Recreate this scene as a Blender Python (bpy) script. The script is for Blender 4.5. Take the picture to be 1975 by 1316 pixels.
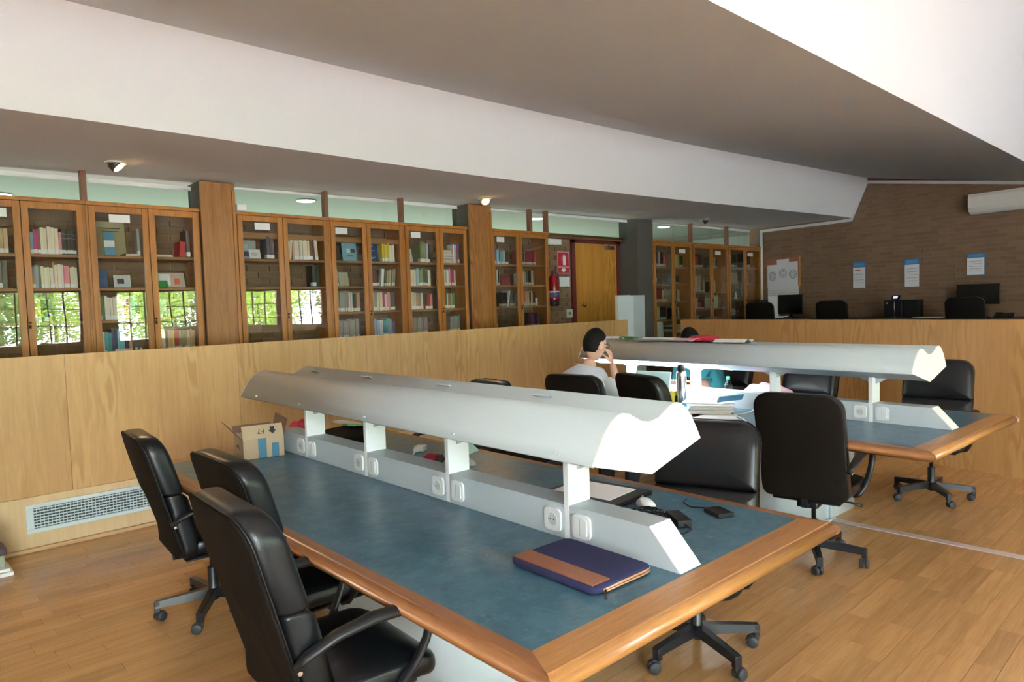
import bpy, bmesh, math, random
from math import sin, cos, pi, radians, sqrt, atan2
from mathutils import Vector, Matrix
random.seed(7)
for o in list(bpy.data.objects): bpy.data.objects.remove(o)
SC = bpy.context.scene
COL = SC.collection

# ------------------------------------------------------------------ camera
F = 1334.13; PITCH = radians(2.998); ROLL = radians(1.862); AZ = radians(46.917)
cam_d = bpy.data.cameras.new('camera'); cam = bpy.data.objects.new('camera', cam_d); COL.objects.link(cam)
cam_d.sensor_fit = 'HORIZONTAL'; cam_d.sensor_width = 36; cam_d.lens = 36*F/1975
cam_d.clip_start = .05; cam_d.clip_end = 300
fw = Vector((0, cos(PITCH), -sin(PITCH))); up = Vector((0, sin(PITCH), cos(PITCH))); rt = Vector((1, 0, 0))
r_ = rt*cos(ROLL) - up*sin(ROLL); u_ = up*cos(ROLL) + rt*sin(ROLL)
VM = Matrix(((sin(AZ), cos(AZ), 0), (-cos(AZ), sin(AZ), 0), (0, 0, 1)))
rw, uw, bw = VM@r_, VM@u_, -(VM@fw)
cam.matrix_world = Matrix(((rw.x, uw.x, bw.x, 0), (rw.y, uw.y, bw.y, 0), (rw.z, uw.z, bw.z, 1.6), (0, 0, 0, 1)))
SC.camera = cam

# ------------------------------------------------------------------ exposure, world, sun
SC.view_settings.view_transform = 'Standard'; SC.view_settings.look = 'None'
SC.view_settings.gamma = 1; SC.view_settings.use_curve_mapping = False
SC.view_settings.exposure = 1.58
w = bpy.data.worlds.new('sky'); SC.world = w; w.use_nodes = True
bg = w.node_tree.nodes['Background']
bg.inputs[0].default_value = (.80, .90, 1, 1); bg.inputs[1].default_value = 20.0
sd = bpy.data.lights.new('sun', 'SUN'); sd.energy = 14; sd.angle = radians(2); sd.color = (1, .95, .85)
so = bpy.data.objects.new('sun', sd); COL.objects.link(so); so.location = (4, 20, 20)
so.rotation_euler = Vector((.15, -.72, -.68)).to_track_quat('-Z', 'Y').to_euler()

def area(name, loc, target, sx, sy, power, col=(1, 1, 1)):
    l = bpy.data.lights.new(name, 'AREA'); l.shape = 'RECTANGLE'; l.size = sx; l.size_y = sy; l.energy = power; l.color = col
    o = bpy.data.objects.new(name, l); COL.objects.link(o); o.location = loc
    o.rotation_euler = (Vector(target)-Vector(loc)).to_track_quat('-Z', 'Y').to_euler()
    return o
# added fill lamp in the windowless corridor, brightens what the transom shows
area('corridor_fill', (4.5, 10.4, 1.5), (4.5, 7, 2.4), 16, 1.5, 85, (.98, 1, .90))

# ------------------------------------------------------------------ materials
MATS = {}
def nt(name):
    m = bpy.data.materials.new(name); m.use_nodes = True; MATS[name] = m
    return m, m.node_tree.nodes, m.node_tree.links, m.node_tree.nodes['Principled BSDF']
def plain(name, c, rough=.5, metal=0., coat=0., bump=0., bscale=60, var=0., vscale=4, spec=.5, sheen=0.):
    m, n, l, b = nt(name)
    b.inputs['Base Color'].default_value = (*c, 1); b.inputs['Roughness'].default_value = rough
    b.inputs['Metallic'].default_value = metal; b.inputs['Coat Weight'].default_value = coat
    b.inputs['Specular IOR Level'].default_value = spec
    if sheen: b.inputs['Sheen Weight'].default_value = sheen
    tc = n.new('ShaderNodeTexCoord')
    if var:
        no = n.new('ShaderNodeTexNoise'); no.inputs['Scale'].default_value = vscale; no.inputs['Detail'].default_value = 6
        l.new(tc.outputs['Object'], no.inputs['Vector'])
        mx = n.new('ShaderNodeMix'); mx.data_type = 'RGBA'
        mx.inputs[6].default_value = (*[max(0, v*(1-var)) for v in c], 1); mx.inputs[7].default_value = (*[min(1, v*(1+var)) for v in c], 1)
        l.new(no.outputs['Fac'], mx.inputs[0]); l.new(mx.outputs[2], b.inputs['Base Color'])
    if bump:
        nb = n.new('ShaderNodeTexNoise'); nb.inputs['Scale'].default_value = bscale; nb.inputs['Detail'].default_value = 4
        l.new(tc.outputs['Object'], nb.inputs['Vector'])
        bp = n.new('ShaderNodeBump'); bp.inputs['Strength'].default_value = bump; bp.inputs['Distance'].default_value = .004
        l.new(nb.outputs['Fac'], bp.inputs['Height']); l.new(bp.outputs['Normal'], b.inputs['Normal'])
    return m
def wood(name, c1, c2, grain='Z', rough=.35, scale=1., rings=False, coat=.0, objvar=.0, island=False, fine=1.):
    """grain runs along the given axis; c1 light, c2 dark"""
    m, n, l, b = nt(name)
    b.inputs['Roughness'].default_value = rough; b.inputs['Coat Weight'].default_value = coat; b.inputs['Coat Roughness'].default_value = .25
    tc = n.new('ShaderNodeTexCoord'); mp = n.new('ShaderNodeMapping')
    s = {'X': (.6, 9, 9), 'Y': (9, .6, 9), 'Z': (9, 9, .6)}[grain]
    mp.inputs['Scale'].default_value = tuple(v*scale for v in s)
    oi = n.new('ShaderNodeObjectInfo'); ge = n.new('ShaderNodeNewGeometry')
    add = n.new('ShaderNodeMath'); add.operation = 'ADD'
    l.new(oi.outputs['Random'], add.inputs[0])
    if island: l.new(ge.outputs['Random Per Island'], add.inputs[1])
    else: add.inputs[1].default_value = 0
    fr = n.new('ShaderNodeMath'); fr.operation = 'FRACT'; l.new(add.outputs[0], fr.inputs[0])
    off = n.new('ShaderNodeMath'); off.operation = 'MULTIPLY'; off.inputs[1].default_value = 37.; l.new(fr.outputs[0], off.inputs[0])
    cb = n.new('ShaderNodeCombineXYZ')
    for i in range(3): l.new(off.outputs[0], cb.inputs[i])
    l.new(tc.outputs['Object'], mp.inputs['Vector']); l.new(cb.outputs[0], mp.inputs['Location'])
    no = n.new('ShaderNodeTexNoise'); no.inputs['Scale'].default_value = 1.6; no.inputs['Detail'].default_value = 8; no.inputs['Roughness'].default_value = .65
    no.inputs['Distortion'].default_value = .6
    l.new(mp.outputs[0], no.inputs['Vector'])
    nf = n.new('ShaderNodeTexNoise'); nf.inputs['Scale'].default_value = 9*fine; nf.inputs['Detail'].default_value = 3
    l.new(mp.outputs[0], nf.inputs['Vector'])
    src = no.outputs['Fac']
    mixf = n.new('ShaderNodeMix'); mixf.data_type = 'FLOAT'; mixf.inputs[0].default_value = .3
    l.new(src, mixf.inputs[2]); l.new(nf.outputs['Fac'], mixf.inputs[3]); src = mixf.outputs[0]
    if rings:
        mp2 = n.new('ShaderNodeMapping'); s2 = {'X': (.6, 4.4, 4.4), 'Y': (4.4, .6, 4.4), 'Z': (4.4, 4.4, .7)}[grain]
        mp2.inputs['Scale'].default_value = s2
        l.new(tc.outputs['Object'], mp2.inputs['Vector']); l.new(cb.outputs[0], mp2.inputs['Location'])
        n2 = n.new('ShaderNodeTexNoise'); n2.inputs['Scale'].default_value = 2.2; n2.inputs['Detail'].default_value = 2; n2.inputs['Roughness'].default_value = .4
        l.new(mp2.outputs[0], n2.inputs['Vector'])
        mu = n.new('ShaderNodeMath'); mu.operation = 'MULTIPLY'; mu.inputs[1].default_value = 34
        l.new(n2.outputs['Fac'], mu.inputs[0])
        si = n.new('ShaderNodeMath'); si.operation = 'SINE'; l.new(mu.outputs[0], si.inputs[0])
        ab = n.new('ShaderNodeMapRange'); ab.inputs['From Min'].default_value = -1; ab.inputs['From Max'].default_value = 1
        l.new(si.outputs[0], ab.inputs['Value'])
        # rings show only in patches
        n3 = n.new('ShaderNodeTexNoise'); n3.inputs['Scale'].default_value = 1.1; l.new(mp2.outputs[0], n3.inputs['Vector'])
        pr = n.new('ShaderNodeMapRange'); pr.inputs['From Min'].default_value = .50; pr.inputs['From Max'].default_value = .66
        pr.inputs['To Max'].default_value = .5
        l.new(n3.outputs['Fac'], pr.inputs['Value'])
        m2 = n.new('ShaderNodeMix'); m2.data_type = 'FLOAT'; l.new(pr.outputs[0], m2.inputs[0]); l.new(src, m2.inputs[2]); l.new(ab.outputs[0], m2.inputs[3])
        src = m2.outputs[0]
    cr = n.new('ShaderNodeValToRGB'); cr.color_ramp.elements[0].position = .32; cr.color_ramp.elements[1].position = .62
    cr.color_ramp.elements[0].color = (*c2, 1); cr.color_ramp.elements[1].color = (*c1, 1)
    l.new(src, cr.inputs[0]); out = cr.outputs[0]
    if objvar:
        hs = n.new('ShaderNodeHueSaturation'); mr = n.new('ShaderNodeMapRange')
        mr.inputs['To Min'].default_value = 1-objvar; mr.inputs['To Max'].default_value = 1+objvar
        l.new(fr.outputs[0], mr.inputs['Value']); l.new(mr.outputs[0], hs.inputs['Value']); l.new(out, hs.inputs['Color']); out = hs.outputs[0]
    l.new(out, b.inputs['Base Color'])
    return m
def glassmat(name, tint=(1, 1, 1), rough=0., ior=1.5, wav=0.):
    m = bpy.data.materials.new(name); m.use_nodes = True; MATS[name] = m
    n, l = m.node_tree.nodes, m.node_tree.links; n.clear()
    out = n.new('ShaderNodeOutputMaterial'); tr = n.new('ShaderNodeBsdfTransparent'); gl = n.new('ShaderNodeBsdfGlossy')
    tr.inputs[0].default_value = (*tint, 1); gl.inputs['Roughness'].default_value = rough
    frn = n.new('ShaderNodeFresnel'); gg = n.new('ShaderNodeNewGeometry'); mi_ = n.new('ShaderNodeMix'); mi_.data_type = 'FLOAT'
    mi_.inputs[2].default_value = ior; mi_.inputs[3].default_value = 1/ior; l.new(gg.outputs['Backfacing'], mi_.inputs[0]); l.new(mi_.outputs[0], frn.inputs[0])   # same Fresnel on both faces of a thin pane
    mx = n.new('ShaderNodeMixShader'); l.new(frn.outputs[0], mx.inputs[0]); l.new(tr.outputs[0], mx.inputs[1]); l.new(gl.outputs[0], mx.inputs[2])
    if wav:
        tc = n.new('ShaderNodeTexCoord'); no = n.new('ShaderNodeTexNoise'); no.inputs['Scale'].default_value = 2.5; no.inputs['Detail'].default_value = 0
        l.new(tc.outputs['Object'], no.inputs['Vector'])
        bp = n.new('ShaderNodeBump'); bp.inputs['Strength'].default_value = wav; bp.inputs['Distance'].default_value = .01
        l.new(no.outputs['Fac'], bp.inputs['Height']); l.new(bp.outputs[0], gl.inputs['Normal'])
    l.new(mx.outputs[0], out.inputs[0]); return m
def emit(name, c, s):
    m = bpy.data.materials.new(name); m.use_nodes = True; MATS[name] = m
    n, l = m.node_tree.nodes, m.node_tree.links; b = n['Principled BSDF']
    b.inputs['Emission Color'].default_value = (*c, 1); b.inputs['Emission Strength'].default_value = s; b.inputs['Base Color'].default_value = (.8, .8, .8, 1)
    return m
def objcol(name, rough=.45, attr=False):
    m, n, l, b = nt(name); b.inputs['Roughness'].default_value = rough
    if attr:
        a = n.new('ShaderNodeAttribute'); a.attribute_name = 'tone'; l.new(a.outputs['Color'], b.inputs['Base Color'])
    else:
        a = n.new('ShaderNodeObjectInfo'); l.new(a.outputs['Color'], b.inputs['Base Color'])
    return m
def brickmat(name, c1, c2):
    m, n, l, b = nt(name); b.inputs['Roughness'].default_value = .85
    oi = n.new('ShaderNodeObjectInfo'); ge = n.new('ShaderNodeNewGeometry'); ad = n.new('ShaderNodeMath'); ad.operation = 'ADD'
    l.new(oi.outputs['Random'], ad.inputs[0]); l.new(ge.outputs['Random Per Island'], ad.inputs[1])
    fr = n.new('ShaderNodeMath'); fr.operation = 'FRACT'; l.new(ad.outputs[0], fr.inputs[0])
    tc = n.new('ShaderNodeTexCoord'); no = n.new('ShaderNodeTexNoise'); no.inputs['Scale'].default_value = 30; no.inputs['Detail'].default_value = 5
    l.new(tc.outputs['Object'], no.inputs['Vector'])
    mx = n.new('ShaderNodeMix'); mx.data_type = 'FLOAT'; mx.inputs[0].default_value = .4; l.new(fr.outputs[0], mx.inputs[2]); l.new(no.outputs['Fac'], mx.inputs[3])
    cr = n.new('ShaderNodeValToRGB'); cr.color_ramp.elements[0].color = (*c2, 1); cr.color_ramp.elements[1].color = (*c1, 1)
    l.new(mx.outputs[0], cr.inputs[0]); l.new(cr.outputs[0], b.inputs['Base Color'])
    bp = n.new('ShaderNodeBump'); bp.inputs['Strength'].default_value = .5; bp.inputs['Distance'].default_value = .004
    l.new(no.outputs['Fac'], bp.inputs['Height']); l.new(bp.outputs[0], b.inputs['Normal'])
    return m

white_paint = plain('white_paint', (.84, .83, .84), .7, bump=.15, bscale=120)
ceil_grey = plain('ceiling_plaster', (.80, .815, .84), .9, bump=.4, bscale=220, var=.03, vscale=1.2)
soffit_m = plain('soffit_plaster', (.80, .785, .80), .9, bump=.4, bscale=220, var=.03, vscale=1.2)
beyond_m = plain('pale_plaster', (.66, .69, .63), .8, bump=.1, var=.02)
dark_plaster = plain('dark_rough_plaster', (.115, .108, .095), .95, bump=.8, bscale=150, var=.1, vscale=20)
mortar = plain('mortar', (.27, .185, .12), .95, bump=.6, bscale=120, var=.2, vscale=9)
brick_m = brickmat('brown_brick', (.30, .185, .105), (.20, .120, .068))
cabwood = wood('cabinet_oak', (.52, .215, .048), (.33, .115, .020), 'Z', .32, objvar=.10)
shelfwood = wood('shelf_oak', (.40, .20, .075), (.27, .12, .040), 'X', .45)
pillwood = wood('pillar_oak_board', (.44, .205, .062), (.27, .100, .024), 'Z', .35, rings=True, scale=1.4)
postwood = wood('dark_mullion_wood', (.26, .115, .06), (.17, .066, .032), 'Z', .45)
ply = wood('partition_plywood', (.62, .385, .165), (.51, .295, .115), 'Z', .42, rings=True, scale=1.6, objvar=.05)
plyr = wood('partition_plywood_right', (.50, .270, .095), (.41, .205, .066), 'Z', .40, rings=True, scale=1.6, objvar=.04)
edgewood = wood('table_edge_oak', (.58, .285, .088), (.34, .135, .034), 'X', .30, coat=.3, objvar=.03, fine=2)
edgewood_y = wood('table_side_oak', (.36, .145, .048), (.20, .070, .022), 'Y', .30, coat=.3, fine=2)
doorwood = wood('door_veneer', (.70, .33, .055), (.50, .20, .028), 'Z', .35, rings=True, scale=.5)
redframe = plain('dark_red_paint', (.16, .028, .022), .5)
floorwood = wood('beech_laminate', (.56, .315, .130), (.42, .215, .080), 'X', .24, scale=1.2, objvar=.11, island=True)
carpet_strip = plain('grey_threshold', (.52, .42, .38), .5, bump=.1)
desk_dark = plain('dark_desk', (.05, .03, .025), .4)
leather = plain('black_leather', (.005, .0065, .009), .30, bump=.12, bscale=260, spec=.42)
fabric_back = plain('black_mesh_fabric', (.010, .0075, .006), .75, bump=.4, bscale=400, spec=.12)
plastic = plain('black_plastic', (.010, .011, .013), .40, spec=.4)
metalblk = plain('black_painted_steel', (.010, .011, .014), .35, spec=.5)
rubber = plain('caster_rubber', (.03, .031, .035), .55)
chrome = plain('chrome', (.7, .7, .7), .2, metal=1)
lacquer = plain('shaded_white_lacquer', (.52, .58, .61), .42)  # grey-blue of the dimmer raceway sides put into a white lacquer
lamp_shaded = plain('lamp_shaded_enamel', (.385, .425, .435), .5)  # lamp hood darkened in its colour to paint the weaker light there
white_and_lit = plain('white_and_lit_enamel', (.86, .87, .87), .4)  # brighter copy for end plates and posts paints frontal light; also plain white parts
plast_w = plain('white_plastic', (.78, .80, .80), .35)
ventwhite = plain('grille_white', (.62, .72, .74), .45)
paper = plain('white_paper', (.85, .85, .86), .8)
paper2 = plain('off_white_paper', (.74, .70, .64), .8)
ink = plain('dark_ink', (.03, .03, .035), .6)
greyink = plain('grey_ink', (.33, .31, .34), .8)
card = plain('cardboard', (.56, .42, .27), .85, bump=.2, var=.06, vscale=10)
card_in = plain('cardboard_inside', (.25, .15, .10), .85, bump=.2)
bluetape = plain('blue_tape', (.07, .22, .36), .3)
navy = plain('navy_canvas', (.036, .037, .100), .85, bump=.5, bscale=300, spec=.2)
tan = plain('brown_leather_trim', (.30, .105, .045), .45, bump=.3, bscale=120)
zipc = plain('copper_zip', (.55, .28, .16), .35, metal=.3)
red_s = plain('sign_red', (.55, .02, .05), .4)
red_e = plain('extinguisher_red', (.33, .008, .015), .22, coat=.5)
bluelab = plain('blue_label', (.10, .10, .28), .4)
blue_h = plain('blue_header', (.06, .22, .50), .5)
cork = plain('cork_board', (.42, .17, .09), .9, bump=.6, bscale=200)
brass = plain('brass', (.75, .5, .2), .25, metal=1)
screen = plain('dark_screen', (.008, .009, .012), .2)
skin = plain('skin', (.62, .36, .26), .55, var=.05, vscale=20)
hair = plain('dark_hair', (.005, .004, .0035), .7, bump=.5, bscale=180, spec=.2)
shirt_w = plain('pale_blue_white_cotton', (.66, .72, .82), .85, bump=.3, bscale=30)
shirt_t = plain('teal_cotton', (.006, .10, .12), .85, bump=.3, bscale=30)
trous = plain('dark_trousers', (.02, .022, .03), .85)
green_p = plain('green_print', (.20, .48, .17), .6)
pinkc = plain('pink_cloth', (.75, .42, .55), .85, bump=.5, bscale=40)
redc = plain('red_cloth', (.55, .03, .06), .8, bump=.5, bscale=40)
greyc = plain('grey_cloth', (.42, .40, .44), .85, bump=.6, bscale=60)
steel = plain('brushed_steel', (.55, .55, .57), .25, metal=1)
greencap = plain('green_cap', (.03, .55, .25), .4)
cyanp = plain('pale_cyan_plastic', (.50, .76, .76), .5)
orangec = plain('orange_print', (.75, .16, .07), .5)
yellow = plain('yellow_plastic', (.75, .65, .05), .5)
stone = plain('grey_green_stone', (.33, .36, .28), .9, bump=.5, bscale=40, var=.2)
purpled = plain('dark_purple_cap', (.09, .06, .08), .7)
leafm = plain('leaf', (.30, .44, .06), .6, var=.6, vscale=3)
leafd = plain('leaf_dark', (.10, .20, .03), .6, var=.6, vscale=3)
bark = plain('bark', (.08, .05, .03), .9)
grass = plain('bounce_paving', (.40, .40, .41), .95, var=.1, vscale=2)  # unseen ground, paved pale so that its bounce light stays neutral
kerb_m = plain('white_garden_wall', (.88, .88, .86), .8)
pane_g = glassmat('cabinet_glass', (.97, .98, .97), 0, 1.62, wav=.06)
tran_g = glassmat('transom_glass', (.80, .90, .86), 0, 1.5)
bottle_g = glassmat('clear_plastic', (.80, .97, .93), .02, 1.4)
bookm = objcol('book_cover'); booka = objcol('book_cover_row', attr=True)
emlamp = emit('tube_light', (.93, .98, 1), 3)
emdown = emit('downlight_panel', (.9, .97, 1), 9)
emspot = emit('spot_bulb', (1, .62, .2), 7)
emscr = emit('screen_glow', (.25, .3, .7), .8)

def lino():
    m, n, l, b = nt('blue_linoleum'); b.inputs['Roughness'].default_value = .29
    tc = n.new('ShaderNodeTexCoord'); no = n.new('ShaderNodeTexNoise'); no.inputs['Scale'].default_value = 14; no.inputs['Detail'].default_value = 8; no.inputs['Roughness'].default_value = .68
    l.new(tc.outputs['Object'], no.inputs['Vector'])
    cr = n.new('ShaderNodeValToRGB'); e = cr.color_ramp.elements
    e[0].position = .34; e[0].color = (.038, .104, .152, 1); e[1].position = .68; e[1].color = (.092, .202, .270, 1)
    l.new(no.outputs['Fac'], cr.inputs[0])
    # fine pale marbling flecks
    n2 = n.new('ShaderNodeTexNoise'); n2.inputs['Scale'].default_value = 34; n2.inputs['Detail'].default_value = 4; n2.inputs['Distortion'].default_value = .8
    l.new(tc.outputs['Object'], n2.inputs['Vector'])
    r2 = n.new('ShaderNodeMapRange'); r2.inputs['From Min'].default_value = .60; r2.inputs['From Max'].default_value = .76; r2.inputs['To Max'].default_value = .45
    l.new(n2.outputs['Fac'], r2.inputs['Value'])
    mx = n.new('ShaderNodeMix'); mx.data_type = 'RGBA'; mx.inputs[7].default_value = (.21, .34, .39, 1)
    l.new(r2.outputs[0], mx.inputs[0]); l.new(cr.outputs[0], mx.inputs[6]); l.new(mx.outputs[2], b.inputs['Base Color'])
    return m
lino_m = lino()

# ------------------------------------------------------------------ helpers
def T(x=0, y=0, z=0): return Matrix.Translation((x, y, z))
def RZ(a): return Matrix.Rotation(a, 4, 'Z')
def RX(a): return Matrix.Rotation(a, 4, 'X')
def RY(a): return Matrix.Rotation(a, 4, 'Y')
def box(bm, x0, x1, y0, y1, z0, z1, mi=0, bev=0, M=None, seg=2):
    vs = [bm.verts.new((x, y, z)) for x in (x0, x1) for y in (y0, y1) for z in (z0, z1)]
    fs = [bm.faces.new([vs[i] for i in f]) for f in ((0, 1, 3, 2), (4, 6, 7, 5), (0, 4, 5, 1), (2, 3, 7, 6), (0, 2, 6, 4), (1, 5, 7, 3))]
    for f in fs: f.material_index = mi
    allv = vs
    if bev:
        es = {e for f in fs for e in f.edges}
        r = bmesh.ops.bevel(bm, geom=list(es), offset=bev, segments=seg, affect='EDGES', profile=.6)
        for f in r['faces']: f.material_index = mi; f.smooth = True
        allv = list({v for f in r['faces'] for v in f.verts} | {v for v in vs if v.is_valid})
    if M is not None:
        bmesh.ops.transform(bm, matrix=M, verts=allv)
    return allv
def prism(bm, pts, a0, a1, axis='Y', mi=0, smooth=False, caps=True, capmi=None):
    """extrude a 2-D outline: axis 'Y' -> pts are (x,z); 'Z' -> (x,y); 'X' -> (y,z)"""
    def P(p, a): return {'Y': (p[0], a, p[1]), 'Z': (p[0], p[1], a), 'X': (a, p[0], p[1])}[axis]
    A = [bm.verts.new(P(p, a0)) for p in pts]; B = [bm.verts.new(P(p, a1)) for p in pts]
    k = len(pts)
    for i in range(k):
        f = bm.faces.new((A[i], A[(i+1) % k], B[(i+1) % k], B[i])); f.material_index = mi; f.smooth = smooth
    if caps:
        for L in (A[::-1], B):
            f = bm.faces.new(L); f.material_index = mi if capmi is None else capmi
    return A+B
def frame_of(d):
    d = Vector(d).normalized(); a = Vector((0, 0, 1)) if abs(d.z) < .9 else Vector((1, 0, 0))
    u = d.cross(a).normalized(); return u, d.cross(u)
def tube(bm, pts, r, seg=8, mi=0, caps=True, closed=False, flat=1.0, upv=None):
    pts = [Vector(p) for p in pts]; n = len(pts); rings = []
    rr = r if isinstance(r, (list, tuple)) else [r]*n
    pu = None
    for i, p in enumerate(pts):
        if closed: d = pts[(i+1) % n]-pts[i-1]
        else: d = pts[min(i+1, n-1)]-pts[max(i-1, 0)]
        d.normalize()
        if upv is not None:
            u = Vector(upv); u = (u-d*u.dot(d)).normalized(); v = d.cross(u)
        elif pu is None: u, v = frame_of(d)
        else:
            u = (pu-d*pu.dot(d)).normalized(); v = d.cross(u)
        pu = u
        rings.append([bm.verts.new(p+(u*cos(2*pi*k/seg)+v*sin(2*pi*k/seg)*flat)*rr[i]) for k in range(seg)])
    m = n if closed else n-1
    for i in range(m):
        a, b = rings[i], rings[(i+1) % n]
        for k in range(seg):
            f = bm.faces.new((a[k], a[(k+1) % seg], b[(k+1) % seg], b[k])); f.smooth = True; f.material_index = mi
    if caps and not closed:
        for L in (rings[0][::-1], rings[-1]):
            f = bm.faces.new(L); f.material_index = mi
def lathe(bm, prof, seg=16, mi=0, M=None, smooth=True):
    rings = []; vs = []
    for r, z in prof:
        rg = [bm.verts.new((r*cos(2*pi*k/seg), r*sin(2*pi*k/seg), z)) for k in range(seg)]; rings.append(rg); vs += rg
    for a, b in zip(rings, rings[1:]):
        for k in range(seg):
            f = bm.faces.new((a[k], a[(k+1) % seg], b[(k+1) % seg], b[k])); f.smooth = smooth; f.material_index = mi
    f = bm.faces.new(rings[0][::-1]); f.material_index = mi; f = bm.faces.new(rings[-1]); f.material_index = mi
    if M is not None: bmesh.ops.transform(bm, matrix=M, verts=vs)
    return vs
def loft(bm, rings, mi=0, caps=True, smooth=True):
    R = [[bm.verts.new(p) for p in r] for r in rings]; k = len(R[0])
    for a, b in zip(R, R[1:]):
        for i in range(k):
            f = bm.faces.new((a[i], a[(i+1) % k], b[(i+1) % k], b[i])); f.smooth = smooth; f.material_index = mi
    if caps:
        for L in (R[0][::-1], R[-1]):
            f = bm.faces.new(L); f.material_index = mi; f.smooth = smooth
def quad(bm, a, b, c, d, mi=0):
    f = bm.faces.new([bm.verts.new(p) for p in (a, b, c, d)]); f.material_index = mi; return f
def mk(name, bm, mats, parent=None, **props):
    if not isinstance(bm, bpy.types.Mesh):
        bmesh.ops.recalc_face_normals(bm, faces=bm.faces)
        me = bpy.data.meshes.new(name); bm.to_mesh(me); bm.free()
        for m in (mats if isinstance(mats, (list, tuple)) else [mats]): me.materials.append(m)
    else: me = bm
    o = bpy.data.objects.new(name, me); COL.objects.link(o)
    if parent: o.parent = parent
    for k, v in props.items(): o[k] = v
    return o
def thing(name, label, cat, loc=(0, 0, 0), rz=0, group=None, parent=None):
    o = bpy.data.objects.new(name, None); COL.objects.link(o); o.location = loc; o.rotation_euler = (0, 0, rz); o.empty_display_size = .05
    tag(o, label, cat, group)
    return o
def tag(o, label, cat, group=None):
    o['label'] = label; o['category'] = cat
    if group: o['group'] = group
    return o
def dup(o, parent=None):
    c = o.copy(); COL.objects.link(c); c.parent = parent
    for ch in list(o.children): dup(ch, c)
    return c
def NB(): return bmesh.new()
def txt(body, size):
    cu = bpy.data.curves.new('lettering', 'FONT'); cu.body = body; cu.size = size; cu.align_x = 'CENTER'; cu.align_y = 'CENTER'; cu.extrude = .0004
    o = bpy.data.objects.new('tmp', cu); COL.objects.link(o)
    dg = bpy.context.evaluated_depsgraph_get(); me = bpy.data.meshes.new_from_object(o.evaluated_get(dg))
    bpy.data.objects.remove(o); return me

# ================================================================== SETTING
S = dict(kind='structure')
def zs(x): return 2.885+.0085*x                                  # low soffit height
# floor base and sunken floor boards
b = NB(); box(b, -8, 15, -6.1, 11, -.12, -.012); fl = mk('floor', b, plain('floor_joint', (.16, .075, .03), .6), **S)
KP = Vector((7.83, 5.73)); PD = Vector((-.1655, -.9862))           # right partition line
def xpart(y): return 7.09+(y-1.30)*.1676
planks = []
y = -1.6; row = 0
while y < 5.70:
    x = .2 if y > .6 else .9
    x -= random.random()*.6
    while x < xpart(y)+.05:
        L = random.choice((.42, .55, .7, .85, .6))
        if y > -.3 or x > 1.2:
            planks.append((x, min(x+L, xpart(y)+.1), y, row))
        x += L
    y += .0955; row += 1
def seen(x, y):   # rough visibility weight: nearer and inside the frame
    v = Vector((x, y, 0))-Vector((0, 0, 1.6)); d = v.dot(-bw)
    if d < .4: return 0
    px = 987+F*v.dot(rw)/d; py = 658-F*v.dot(uw)/d
    if px < -60 or px > 2035 or py > 1380: return 0
    if 1.2 < x < 2.5 and 1.1 < y < 4.3: return 0
    return 1/d**2
planks.sort(key=lambda p: -seen((p[0]+p[1])/2, p[2]))
stuffb = NB(); meshes = {}
for i, (x0, x1, y0, r) in enumerate(planks):
    L = round(x1-x0, 2)
    if L < .04: continue
    if i < 300:
        if L not in meshes:
            bb = NB(); box(bb, 0, L-.0016, 0, .0940, -.012, 0)
            me = bpy.data.meshes.new('plank'); bb.to_mesh(me); bb.free(); me.materials.append(floorwood); meshes[L] = me
        o = mk('plank', meshes[L], None, fl); o.location = (x0, y0, 0)
    else: box(stuffb, x0, x0+L-.0016, y0, y0+.0940, -.012, 0)
mk('plank_field', stuffb, floorwood, fl, kind='stuff')
b = NB(); box(b, -8, .0, -6, 5.7, -.012, -.001); box(b, 0, 8, -6, -1.6, -.012, -.001); mk('floor_covering', b, floorwood, fl)
b = NB(); box(b, 4.90, 4.965, -1.5, 2.0, 0, .008, bev=.003); mk('trim_1', b, carpet_strip, **S)

# raised ring floor
b = NB(); box(b, -8, 15, 5.79, 11, 0, .45)
prism(b, [(xpart(5.79)+.06, 5.79), (xpart(-6)+.06, -6), (15, -6), (15, 5.79)], 0, .45, 'Z')
mk('floor_raised', b, desk_dark, **S)
b = NB(); box(b, 7.52, 7.85, 5.1, 5.78, 0, .15); box(b, 7.68, 7.85, 5.1, 5.78, .15, .30); mk('entrance_step', b, floorwood, **S)

# ---- left partition
lp = mk('wall_partition_left', (lambda b: (box(b, -8, 7.5, 5.755, 5.79, 0, 1.35), b)[1])(NB()), ply, **S)
edges = [-1.5, -.2, 1.02, 2.24, 3.46, 4.68, 5.90, 7.12, 7.5]
for a, c in zip(edges, edges[1:]):
    b = NB(); box(b, a+.0008, c-.0008, 5.722, 5.7555, .385, 1.352, bev=.0012, seg=1); mk('veneer_panel', b, ply, lp)
b = NB(); box(b, -1.5, 7.5, 5.738, 5.7555, .03, .38); mk('plinth_panel', b, wood('plinth_ply', (.72, .53, .30), (.60, .42, .22), 'Z', .5, scale=.6), lp)
b = NB(); box(b, -1.5, 7.5, 5.716, 5.7375, 0, .028, bev=.004, seg=1); mk('baseboard_left', b, wood('baseboard_pine', (.66, .44, .24), (.5, .3, .14), 'X', .5), **S)
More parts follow.
